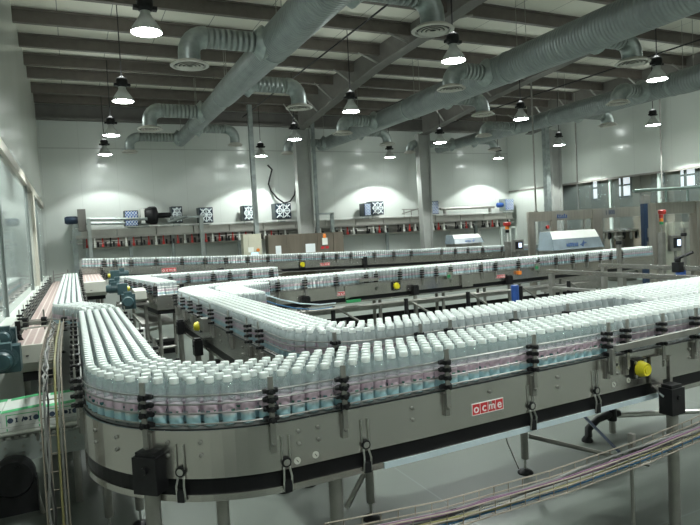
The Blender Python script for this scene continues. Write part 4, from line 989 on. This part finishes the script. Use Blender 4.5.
# blower filter boxes: each its own thing
filt_b = mat('blue_lattice_filter', (.02, .10, .42), .5, 0, .1, 5)
filt_d = mat('navy_lattice_filter', (.012, .028, .055), .5, 0, .1, 5)
lat_w = mat('white_lattice', (.78, .84, .86), .5, 0, .03, 5)
blow_body = mat('dark_blower_body', (.06, .075, .08), .45, .1, .1, 5)
def blower(px, py, w, h, blue, label, body=blow_body, diag=True):
    a = aty(px-w/2, py-h/2, YA-.2); c = aty(px+w/2, py+h/2, YA-.2); x0, x1, z0, z1 = a[0], c[0], c[2], a[2]
    t = thing('blower_unit', ((x0+x1)/2, YA, z0), label, 'blower', 'blower units on the air conveyor')
    MK().bx(x0, x1, YA-.2, YA+.25, z0, z1).build('blower_box', body, t)
    f = MK().bx(x0+.03, x1-.03, YA-.225, YA-.2, z0+.03, z1-.03).build('filter', filt_b if blue else filt_d, t)
    k = MK(); W_, H_ = x1-x0-.06, z1-z0-.06; cx, cz = (x0+x1)/2, (z0+z1)/2
    if blue:
        n = 4
        for i in range(-n, n+1):
            for sg in (-1, 1):
                # diagonal slats clipped to the square
                o_ = i*W_/n
                pts = []
                for tt in (-.5, .5):
                    pts.append((tt*W_, sg*tt*H_+o_*H_/W_))
                (ax, az), (bx_, bz) = pts
                lo, hi = 0., 1.
                dz = bz-az
                for lim in (-H_/2, H_/2):
                    pass
                t0 = (-H_/2-az)/dz; t1_ = (H_/2-az)/dz
                lo, hi = max(0, min(t0, t1_)), min(1, max(t0, t1_))
                if hi-lo < .05: continue
                p = (cx+ax+(bx_-ax)*lo, YA-.232, cz+az+dz*lo); q = (cx+ax+(bx_-ax)*hi, YA-.232, cz+az+dz*hi)
                k.tube([p, q], .010, 4)
    else:
        for sx in (-1, 1):
            for sz in (-1, 1):
                ox, oz = cx+sx*W_/4, cz+sz*H_/4
                k.tube([(ox-W_*.2, YA-.232, oz-H_*.2), (ox+W_*.2, YA-.232, oz+H_*.2)], .02, 4); k.tube([(ox-W_*.2, YA-.232, oz+H_*.2), (ox+W_*.2, YA-.232, oz-H_*.2)], .02, 4)
                k.tube([(ox, YA-.232, oz-H_*.2), (ox, YA-.232, oz+H_*.2)], .012, 4)
        k.tube([(cx-W_/2, YA-.232, cz), (cx+W_/2, YA-.232, cz)], .018, 4); k.tube([(cx, YA-.232, cz-H_/2), (cx, YA-.232, cz+H_/2)], .018, 4)
    k.build('filter_lattice', lat_w, t)
    MK().bx(cx-.12, cx+.12, YA-.1, YA+.15, 2.402, z0).build('air_neck', galv, t)
    return t, x0, x1, z0, z1
blower(131.5, 218.5, 15, 15.5, True, 'blue lattice blower box by the head frame, first along the conveyor')
t_, x0, x1, z0, z1 = blower(177, 214.5, 12, 16, False, 'dark lattice blower box with round fan motor attached')
k = MK().lathe([(.10, 0), (.10, .45), (.30, .5), (.34, .55), (.34, .75), (.28, .85), (.28, .95)], (x0, YA, (z0+z1)/2), 18, (-1, 0, 0)); k.build('fan_motor', black, t_)
MK().bx(x0-1.08, x0-.93, YA-.2, YA+.25, z0+.02, z1-.05).build('intake_plate', white_p, t_); MK().bx(x0-.8, x0-.5, YA-.1, YA+.1, 2.402, z0+.3).build('fan_stand', steel_d, t_)
blower(206, 215, 15, 15, False, 'navy lattice blower box behind the second frame post')
blower(248.5, 213, 11.5, 14.5, False, 'navy lattice blower box beside the tall galvanised post')
blower(283, 211, 17, 15, False, 'wide navy lattice blower box under the loose cable loop')
blower(367.5, 209.5, 7.5, 12.5, True, 'narrow blue lattice blower box in the pair between the grey columns')
blower(377.5, 208, 13, 13, False, 'navy lattice blower box in the pair between the grey columns')
blower(435, 207.5, 8, 13, True, 'blue lattice blower box half hidden by the second grey column')
t_, x0, x1, z0, z1 = blower(509.5, 204.5, 9, 11.5, True, 'blue lattice blower box near the annex corner of the back wall', galv)
MK().lathe([(.10, 0), (.12, .1), (.12, .3), (.06, .35)], (x0, YA, (z0+z1)/2), 12, (-1, 0, 0)).build('fan_motor', blue_p, t_)
# piping on top of the run
a = aty(440, 209, YA); c = aty(494, 207, YA); tag(MK().tube([(a[0], YA, a[2]), (c[0], YA, c[2])], .06, 8).bx(a[0]+.2, a[0]+.3, YA-.05, YA+.05, 2.4, a[2]).bx(c[0]-.3, c[0]-.2, YA-.05, YA+.05, 2.4, c[2]).build('air_pipe', steel_d), 'dark straight pipe above the air conveyor behind the second grey column', 'pipe')
a = aty(402, 211, YA); c = aty(420, 206, YA)
k = MK().tube([(a[0], YA, 2.55), (c[0], YA, 2.78)], .025, 6)
for x in (a[0]+.1, (a[0]+c[0])/2, c[0]-.1): k.tube([(x, YA, 2.40), (x, YA, 2.75)], .02, 6)
k.tube([(a[0], YA, 2.75), (c[0], YA, 2.72)], .02, 6); tag(k.build('pipe_bracket', steel_d), 'small bracket frame on the air conveyor beside the second grey column', 'bracket')
a = aty(312, 213, YA); c = aty(330, 211, YA)
k = MK().bx(a[0], c[0], YA-.4, YA-.3, 2.62, 2.70); k.bx(c[0]-.14, c[0], YA-.4, YA-.28, FZ, 2.70); tag(k.build('support_stand', galv), 'grey support frame straddling the air conveyor beside first column', 'stand')

# ================================================================== CABINETS BEHIND THE BACK CONVEYOR
a = aty(270, 236, 20.8); c = aty(343, 234, 20.8); zt = 1.88
t = thing('steel_cabinet', ((a[0]+c[0])/2, 20.9, FZ), 'row of brown-tinted steel machine cabinets behind the back conveyor', 'machine cabinet')
n = 5; xs = [aty(px, 240, 20.8)[0] for px in (268, 286, 302, 317, 333, 343.5)]
MK().bx(xs[0], xs[-1], 20.8, 21.15, FZ, zt).build('cabinet_body', steel_c, t)
for i in range(5):
    d = MK().bx(xs[i]+.015, xs[i+1]-.015, 20.775, 20.8, FZ+.15, zt-.03).build('door', steel_c, t)
    MK().bx(xs[i+1]-.10, xs[i+1]-.07, 20.755, 20.775, .8, 1.0).build('handle', black, d)
a = aty(325, 242, 20.73); MK().bx(a[0]-.1, a[0]+.1, 20.71, 20.775, 1.42, 1.68).build('control_box', white_p, t); MK().lathe([(.06, 0), (.06, .12), (.03, .16)], (a[0], 20.74, 1.68), 12).build('warning_light', orange, t)
MK().bx(a[0]-.16, a[0]-.03, 20.765, 20.775, 1.27, 1.36).bx(a[0]+.03, a[0]+.16, 20.765, 20.775, 1.27, 1.36).build('red_plate', sign_red, t)
for px, py, w, h, lb in ((278.5, 250, 6, 8, 'white paper sheet taped to the first brown steel cabinet door'), (310.5, 248, 10, 8, 'pale wide paper sheet taped beside the orange warning light')):
    a = aty(px-w/2, py-h/2, 20.765); c = aty(px+w/2, py+h/2, 20.765); tag(MK().bx(a[0], c[0], 20.762, 20.77, c[2], a[2]).build('paper_sheet', paper), lb, 'paper', 'papers on the steel cabinets')
a = aty(243, 234.5, 20.8); c = aty(262.5, 258, 20.8)
t = thing('control_cabinet', ((a[0]+c[0])/2, 20.95, FZ), 'beige electrical control cabinet beside the brown steel cabinets', 'control cabinet')
MK().bx(a[0], c[0], 20.8, 21.15, FZ, a[2]).build('cabinet_body', beige, t); MK().bx(a[0]+.18, c[0]-.03, 20.78, 20.8, FZ+.1, a[2]-.03).build('door', beige, t)
b = aty(255, 254, 20.77); MK().bx(b[0]-.13, b[0]+.13, 20.76, 20.78, b[2]-.14, b[2]+.06).build('screen', emit('pale_screen', (.55, .75, .9), .5), t)
b = aty(251, 250, 20.77); MK().bx(b[0]-.10, b[0]+.10, 20.77, 20.78, b[2]-.08, b[2]+.10).build('notice', white_p, t)
b = aty(258, 250, 20.77); MK().lathe([(.06, 0), (.06, .06)], (b[0], 20.78, b[2]), 10, (0, -1, 0)).build('switch', orange, t)

# ================================================================== HOODS
def hood(x0, x1, y0, y1, z0, z1, label, mark):
    t = thing('machine_hood', ((x0+x1)/2, (y0+y1)/2, FZ), label, 'machine cover', 'pale machine hoods')
    w = x1-x0; ym = y0+(y1-y0)*.35; zm = z1-(z1-z0)*.42
    # lower front pane slopes outward, upper front is opaque white
    k = MK(); ins = w*.05
    k._add([(x0+ins, ym, z1), (x1-ins, ym, z1), (x1-ins*.6, y0+.12, zm), (x0+ins*.6, y0+.12, zm), (x0+ins, ym+.03, z1), (x1-ins, ym+.03, z1), (x1-ins*.6, y0+.16, zm), (x0+ins*.6, y0+.16, zm)], [(0, 3, 2, 1), (4, 5, 6, 7), (0, 1, 5, 4), (2, 3, 7, 6), (0, 4, 7, 3), (1, 2, 6, 5)])
    k.bx(x0+ins, x1-ins, ym, y1, z1-.03, z1); k.build('top_cover', white_p, t)
    k = MK(); k._add([(x0+ins*.6, y0+.12, zm), (x1-ins*.6, y0+.12, zm), (x1, y0, z0), (x0, y0, z0), (x0+ins*.6, y0+.15, zm), (x1-ins*.6, y0+.15, zm), (x1, y0+.03, z0), (x0, y0+.03, z0)], [(0, 3, 2, 1), (4, 5, 6, 7), (0, 1, 5, 4), (2, 3, 7, 6), (0, 4, 7, 3), (1, 2, 6, 5)])
    fp = k.build('front_pane', panel_glass, t)
    for xx, nm in ((x0, 0), (x1, 1)):
        k = MK(); s_ = -1 if nm == 0 else 1
        k._add([(xx, y0, z0), (xx, y1, z0), (xx-s_*ins, y1, z1), (xx-s_*ins, ym, z1), (xx-s_*ins*.6, y0+.12, zm)], [(0, 1, 2, 3, 4)]); 
        k._add([(xx+.02, y0, z0), (xx+.02, y1, z0), (xx+.02-s_*ins, y1, z1), (xx+.02-s_*ins, ym, z1), (xx+.02-s_*ins*.6, y0+.12, zm)], [(4, 3, 2, 1, 0)]); k.build('side_pane', panel_glass, t)
    # slanted blue wordmark strokes on the pane
    k = MK(); n = Vector((0, -(zm-z0), .12)).normalized(); ang = math.atan2(.12, zm-z0)
    def pp(u, v): return (x0+w*u, y0+.12*v-.012, z0+(zm-z0)*v)
    for i, u in enumerate(mark):
        hh = (zm-z0)*(.34 if i % 2 else .26); c = pp(u, .42)
        k.box(c, (w*.028, .01, hh), 0, -ang, .4)
        if i % 2 == 0: c = pp(u+.012, .42+(.12 if i % 4 else -.1)); k.box(c, (w*.05, .01, (zm-z0)*.08), 0, -ang)
    u = mark[-1]+.12; k.box(pp(u, .45), (w*.035, .01, (zm-z0)*.62), 0, -ang, .75); k.box(pp(u, .45), (w*.13, .01, (zm-z0)*.09), 0, -ang, -.25); k.build('blue_wordmark', blue_t, fp)
    MK().bx(x0+.05, x1-.05, y0+.1, y1, FZ+.2, z0).build('base_cabinet', steel_d, t)
    for xx in (x0+.15, x1-.15):
        for yy in (y0+.2, y1-.1): MK().tube([(xx, yy, FZ), (xx, yy, FZ+.25)], .04, 8).build('leg', steel_d, t)
    return t
h2 = aty(552, 232.5, 13.8); h2b = aty(597, 251, 13.8)
hood(aty(554, 250, 13.8)[0], aty(604, 250, 13.8)[0], 13.8, 14.5, .93, h2[2]+.02, 'white hood with blue wordmark pane in front of the steel gantry', (.28, .32, .36, .40, .44, .48))
hood(aty(455, 243, 20.75)[0], aty(484, 243, 20.75)[0], 20.75, 21.5, 1.12, 1.50, 'white hood on the back conveyor under the dark window', (.38, .42, .46, .50, .54))

# ================================================================== FILLER GANTRY
YG = 15.6
t = thing('filler_gantry', (17, YG, FZ), 'brown steel gantry of the filler with blue number on its beam', 'machine frame')
L = aty(529, 217, YG); M_ = aty(594, 214, YG); R = aty(652, 211, YG)
def beamseg(pa, pb, zt0, zb0, zt1, zb1, y0, y1, nm, par):
    k = MK(); k._add([(pa, y0, zb0), (pb, y0, zb1), (pb, y0, zt1), (pa, y0, zt0), (pa, y1, zb0), (pb, y1, zb1), (pb, y1, zt1), (pa, y1, zt0)], [(0, 1, 2, 3), (7, 6, 5, 4), (0, 4, 5, 1), (3, 2, 6, 7), (0, 3, 7, 4), (1, 5, 6, 2)])
    return k.build(nm, steel_b, par)
bm = beamseg(L[0], R[0], 2.18, 1.86, 2.25, 1.88, YG-.12, YG+.12, 'beam', t)
for px0, px1 in ((526.5, 531), (548.8, 554), (590, 599.5)):
    a = aty(px0, 225, YG)[0]; c = aty(px1, 225, YG)[0]; MK().bx(a, c, YG-.14, YG-.04, FZ, 2.19).build('upright', steel_b, t)
n = aty(610, 212.5, YG-.12); text('number_mark', '1 800', dark_t, bm, (n[0], YG-.125, n[2]), (1, 0, 0.012), (0, 0, 1), .22, .003)
n = aty(562, 216, YG-.12); k = MK()
for i in range(5): k.box((n[0]-.20+i*.10, YG-.125, n[2]+(.015 if i % 2 else 0)), (.05, .01, .12 if i in (0, 3) else .08), 0, 0, .25)
k.box((n[0], YG-.125, n[2]-.055), (.46, .01, .03)); k.build('blue_mark', blue_t, bm)
# navy column and second gantry nearer
a = aty(644.5, 225, 14.5)[0]; c = aty(652.5, 225, 14.5)[0]
t = thing('control_column', ((a+c)/2, 14.6, FZ), 'dark navy control column between the two steel gantries', 'control column')
MK().bx(a, c, 14.5, 14.65, FZ, 2.30).build('column_body', navy, t); MK().bx(a+.13, c-.08, 14.4, 14.5, 1.1, 1.42).build('panel', steel_d, t); MK().bx(a+.1, c-.08, 14.48, 14.5, .55, .95).build('lower_panel', steel_d, t)
MK().bx(a, c-.1, 14.5, 14.65, 2.3, 2.6).build('junction_box', steel_d, t)
YH = 13.2
t = thing('filler_gantry', (18, YH, FZ), 'second brown steel gantry beyond the navy column at the frame edge', 'machine frame')
x0 = aty(652, 208, YH)[0]; x1 = XR-.03; z1 = aty(655, 203, YH)[2]; z0 = aty(655, 214.5, YH)[2]
beamseg(x0, x1, z1, z0, z1+.02, z0-.02, YH-.12, YH+.12, 'beam', t)
for px0, px1 in ((651.5, 660), (692.5, 700.5)):
    a = aty(px0, 225, YH)[0]; c = aty(px1, 225, YH)[0]; MK().bx(a, c, YH-.16, YH+.12, FZ, z1-.01).build('upright', steel_b, t)
# mint pipe run over the gantry
a = aty(634, 191, YH); c = aty(699, 187, YH)
k = MK().tube([(a[0], YH, a[2]), (XR-.05, YH, c[2])], .055, 8)
for x in (a[0]+1.5, c[0]-.6): k.tube([(x, YH, c[2]), (x, YH, z1+.03)], .04, 8)
tag(k.build('product_pipe', mat('mint_pipe', (.27, .34, .31), .35, .5, .08, 6)), 'horizontal mint-grey product pipe above the gantry beams', 'pipe')
# stack light
b = aty(661, 213, 12.8)
t = thing('stack_light', (b[0], 12.8, 1.4), 'red and orange stack light in front of the second gantry', 'signal light')
MK().lathe([(.025, 0), (.025, .35)], (b[0], 12.8, b[2]-.62), 8).build('pole', steel_d, t)
MK().lathe([(.10, 0), (.12, .06), (.12, .12), (.08, .14)], (b[0]+.05, 12.8, b[2]-.04), 14).build('red_dome', red, t); MK().lathe([(.06, 0), (.06, .11)], (b[0], 12.8, b[2]-.16), 12).build('red_lens', red, t)
MK().lathe([(.06, 0), (.06, .10)], (b[0], 12.8, b[2]-.27), 12).build('orange_lens', orange, t); MK().lathe([(.06, 0), (.06, .08)], (b[0], 12.8, b[2]-.36), 12).build('green_lens', green_p, t)
MK().bx(b[0]-.08, b[0]+.08, 12.72, 12.88, FZ, b[2]-.62).build('pole_base', steel_d, t)
b = aty(507, 224, 19.2)
t = thing('stack_light', (b[0], 19.2, 1.2), 'red and orange stack light behind the back conveyor', 'signal light')
MK().lathe([(.13, 0), (.16, .05), (.16, .14), (.10, .16)], (b[0], 19.2, b[2]-.08), 14).build('red_dome', red, t); MK().lathe([(.08, 0), (.08, .14)], (b[0], 19.2, b[2]-.22), 12).build('orange_lens', orange, t); MK().lathe([(.08, 0), (.08, .12)], (b[0], 19.2, b[2]-.36), 12).build('dark_lens', black, t)
MK().lathe([(.03, 0), (.03, .4)], (b[0], 19.2, b[2]-.74), 8).build('pole', white_p, t); MK().bx(b[0]-.1, b[0]+.1, 19.1, 19.3, FZ, b[2]-.72).build('pole_base', steel_d, t)
# glazed guard behind the stack light
a = aty(501, 227, 21.3); c = aty(516.5, 242, 21.3)
t = thing('guard_screen', ((a[0]+c[0])/2, 21.3, FZ), 'clear guard screen with pale frame behind the back conveyor', 'guard screen')
k = MK()
for x in (a[0], (a[0]*.42+c[0]*.58), c[0]): k.bx(x-.05, x+.05, 21.27, 21.33, FZ, a[2])
k.bx(a[0], c[0], 21.27, 21.33, a[2]-.08, a[2]); k.build('frame', mat('pale_green_frame', (.50, .55, .50), .4), t); MK().bx(a[0], c[0], 21.29, 21.31, .5, a[2]-.08).build('pane', glass, t)

# sensor posts standing by the inner conveyor
for px, pt_, pb_, Y, lb in ((618.5, 236, 270, 11.0, 'steel sensor post with top plate in front of the gantry'), (683.5, 228, 268, 10.6, 'steel sensor post with black collar beside the operator panel')):
    a = aty(px, pt_, Y); c = aty(px+1, pb_, Y); t = thing('sensor_post', (a[0], Y, FZ), lb, 'post', 'sensor posts')
    MK().bx(a[0]-.045, a[0]+.045, Y-.04, Y+.04, FZ, a[2]).build('post', steel_d, t); MK().bx(a[0]-.12, a[0]+.12, Y-.1, Y+.1, FZ, FZ+.02).build('foot_plate', steel_d, t)
    MK().bx(a[0]-.12, a[0]+.12, Y-.06, Y+.06, a[2]-.04, a[2]).build('top_plate', steel_d, t); MK().lathe([(.07, 0), (.08, .02), (.08, .07), (.07, .09)], (a[0], Y, a[2]-.22), 10).build('collar', black, t)
# operator panels
def hmi(px, py, Y, w, h, label, m=steel_d):
    a = aty(px, py, Y); t = thing('operator_panel', (a[0], Y, FZ), label, 'control panel', 'operator panels')
    MK().bx(a[0]-w/2, a[0]+w/2, Y, Y+.15, a[2]-h/2, a[2]+h/2).build('housing', m, t)
    s_ = MK().bx(a[0]-w*.36, a[0]+w*.36, Y-.015, Y, a[2]-h*.30, a[2]+h*.34).build('screen', black, t)
    MK().bx(a[0]-w*.06, a[0]+w*.24, Y-.025, Y-.015, a[2]-h*.18, a[2]+h*.22).build('screen_page', emit('lit_screen', (.65, .75, 1.), 1.2), s_)
    MK().tube([(a[0], Y+.08, FZ), (a[0], Y+.08, a[2]-h/2)], .05, 8).build('pedestal', steel_d, t)
hmi(519, 245.5, 18.5, .50, .46, 'dark operator panel with lit screen beside the stack light')
hmi(677.5, 243, 12.6, .52, .50, 'grey operator panel with lit screen under the second gantry')
# filler carousel glimpsed between the uprights
for x_, Y_, R_, lb in ((aty(572, 226, 16.4)[0], 16.4, .45, 'steel filler carousel with valve heads behind the first hood'), (aty(620, 226, 16.6)[0], 16.6, .6, 'steel filler carousel behind the gantry uprights')):
    t = thing('filler_carousel', (x_, Y_, FZ), lb, 'filler', 'filler carousels')
    MK().lathe([(R_*.9, 0), (R_, .05), (R_, 1.1), (R_*.7, 1.2), (R_*.25, 1.25), (R_*.25, 1.9)], (x_, Y_, FZ), 24).build('drum', steel_d, t)
    MK().lathe([(R_, 0), (R_+.08, .03), (R_+.08, .10), (R_*.5, .16)], (x_, Y_, 1.28), 24).build('valve_ring', steel, t)
    k0 = None
    for i in range(14):
        a = 2*PI*i/14; MK().lathe([(.035, 0), (.05, .08), (.05, .22), (.03, .26)], (x_+(R_+.02)*math.cos(a), Y_+(R_+.02)*math.sin(a), 1.03), 8).build('filling_valve', black if i % 2 else rod, t)
# machine guarding panes behind the gantry
t = thing('guard_screen', (17, 17.2, FZ), 'long clear guard screen behind the gantry uprights', 'guard screen')
k = MK()
for px in (534, 566, 584, 600): a = aty(px, 230, 17.2)[0]; MK().bx(a-.05, a+.05, 17.17, 17.23, FZ, 2.0).build('frame_post', steel_d, t)
for p0, p1 in ((534, 566), (566, 584), (584, 600)): MK().bx(aty(p0, 230, 17.2)[0]+.05, aty(p1, 230, 17.2)[0]-.05, 17.19, 17.21, .2, 2.0).build('pane', glass, t)
b = aty(547, 227, 17.0); 
t = thing('switch_box', (b[0], 17., FZ), 'grey switch box with red button behind the first gantry bay', 'switch box')
MK().bx(b[0]-.3, b[0]+.2, 17.0, 17.15, .9, 1.95).build('box', galv, t); MK().lathe([(.07, 0), (.07, .06)], (b[0], 17.0, b[2]), 10, (0, -1, 0)).build('button', red, t); MK().bx(b[0]-.1, b[0]+.0, 17.05, 17.12, FZ, .9).build('stand', steel_d, t)
# cream cabinets in the annex
for i, (p0, p1, lb) in enumerate(((673, 681, 'cream cabinet standing in the annex beside the operator panel'), (683, 692, 'cream cabinet standing in the annex next to the gantry upright'))):
    a = aty(p0, 222, 14.6); c = aty(p1, 245, 14.6); t = thing('cream_cabinet', ((a[0]+c[0])/2, 14.7, FZ), lb, 'cabinet', 'cream cabinets')
    MK().bx(a[0], c[0], 14.6, 15., FZ, a[2]).build('cabinet_body', beige, t); MK().bx(a[0]+.04, c[0]-.04, 14.575, 14.6, FZ+.1, a[2]-.04).build('door', beige, t)

# ================================================================== TUBE FRAMES AND BITS IN THE MIDDLE
def tubeframe(pts, X, z, y0, y1, posts, label, low):
    t = thing('tube_stand', (X, (y0+y1)/2, FZ), label, 'steel stand', 'square tube stands')
    MK().bx(X-.05, X+.05, y0, y1, z-.08, z).build('top_rail', steel, t)
    for y in posts: MK().bx(X-.045, X+.045, y-.045, y+.045, FZ, z-.08).build('post', steel_d, t)
    for q in low: MK().bx(X-.03, X+.03, y0+.1, y1, q-.05, q).build('lower_rail', steel_d, t)
    return t
tubeframe(0, 9.0, .80, 3.6, 9.45, (9.36, 7.6, 5.5, 4.), 'square steel tube stand with its end post behind the inner bottles', (.45, .2))
ts = tubeframe(0, 10.0, .87, 4.0, 9.0, (8.9, 7.0, 5.0), 'second square steel tube stand, behind and above the first', (.35,))
b = aty(678.5, 266, atx(678.5, 266, 9.95)[1]); k = MK().box((9.93, b[1], b[2]-.02), (.14, .14, .18)); k.lathe([(.05, 0), (.06, .06), (.03, .1)], (9.93, b[1], b[2]+.07), 10); k.tube([(9.93, b[1], b[2]+.14), (10.0, b[1]-.25, b[2]+.25)], .03, 6); k.build('black_clamp', black, ts)
def bin_(px, py, Y, r, z0, z1, label):
    a = aty(px, py, Y); t = thing('blue_bin', (a[0], Y, FZ), label, 'bin', 'blue bins')
    MK().lathe([(r*.85, 0), (r, z1-FZ), (r*1.05, z1-FZ), (r*1.05, z1-FZ+.04), (r*.95, z1-FZ+.04), (r*.93, .1)], (a[0], Y, FZ), 18).build('tub', blue_p, t); MK().lathe([(r*1.05, 0), (r*1.0, .02), (.03, .025)], (a[0], Y, z1+.04), 18).build('lid', blue_p, t)
bin_(515, 290, 10.3, .085, 0, aty(515, 288, 10.3)[2], 'blue plastic bin on the floor under the inner conveyor')
bin_(682, 272, 9.4, .14, 0, aty(682, 269, 9.4)[2], 'blue plastic bin behind the square steel tubes')
# floor clutter inside the U
a = atz(168, 352, FZ); t = thing('black_crate', a, 'black crate on the floor inside the conveyor loop', 'crate')
z = aty(168, 340, a[1])[2]; MK().prism([(a[0]-.18, FZ), (a[0]+.14, FZ), (a[0]+.20, z), (a[0]-.20, z)], 'y', a[1]-.15, a[1]+.2).build('tub', black, t); MK().bx(a[0]-.22, a[0]+.22, a[1]-.17, a[1]+.22, z-.03, z).build('rim', black, t)
a = atz(163, 350, FZ); b = aty(163, 338, a[1]+.5); tag(MK().bx(b[0]-.14, b[0]+.10, a[1]+.4, a[1]+.6, FZ, b[2]).build('white_tub', white_p), 'small white tub behind the black crate', 'tub')
a = aty(141, 331, 6.9); t = thing('white_fitting', (a[0], 6.9, a[2]-.1), 'small white junction box on the inner rail of the front conveyor', 'junction box'); MK().bx(a[0]-.06, a[0]+.04, 6.85, 6.98, a[2]-.12, a[2]+.03).build('box', white_p, t); MK().bx(a[0]-.02, a[0]+.07, 6.85, 6.98, a[2]-.19, a[2]-.12).build('gland', black, t); MK().tube([(a[0]+.05, 6.9, FZ), (a[0]+.05, 6.9, a[2]-.2)], .02, 6).build('stand', steel_d, t)
# hoses lying over the inner face of the U
pts = [aty(px, py, Yq) for px, py, Yq in ((262, 298, 8.5), (277, 303, 7.8), (296, 307, 7.4), (316, 308, 7.6), (332, 306, 8.2))]
for i, c_ in enumerate((cable_cols[0], blue_strip)):
    tag(MK().tube([(p[0]+.06*i, p[1], p[2]+.06*i-.02) for p in pts], .009, 6).build('air_hose', c_), ('blue air hose draped beside the inner conveyor bend', 'pale air hose draped beside the inner conveyor bend')[i], 'hose')

# ================================================================== LIGHT AND VIEW
wd = bpy.data.worlds.new('world'); SC.world = wd; wd.use_nodes = True
wd.node_tree.nodes['Background'].inputs[0].default_value = (.55, .65, .62, 1); wd.node_tree.nodes['Background'].inputs[1].default_value = .1
SC.view_settings.view_transform = 'Standard'; SC.view_settings.look = 'None'; SC.view_settings.gamma = 1; SC.view_settings.use_curve_mapping = False
SC.view_settings.exposure = 0.0
SC.cycles.use_denoising = True
SC.cycles.max_bounces = 10; SC.cycles.transparent_max_bounces = 24; SC.cycles.glossy_bounces = 4; SC.cycles.diffuse_bounces = 4
SC.cycles.sample_clamp_indirect = 6
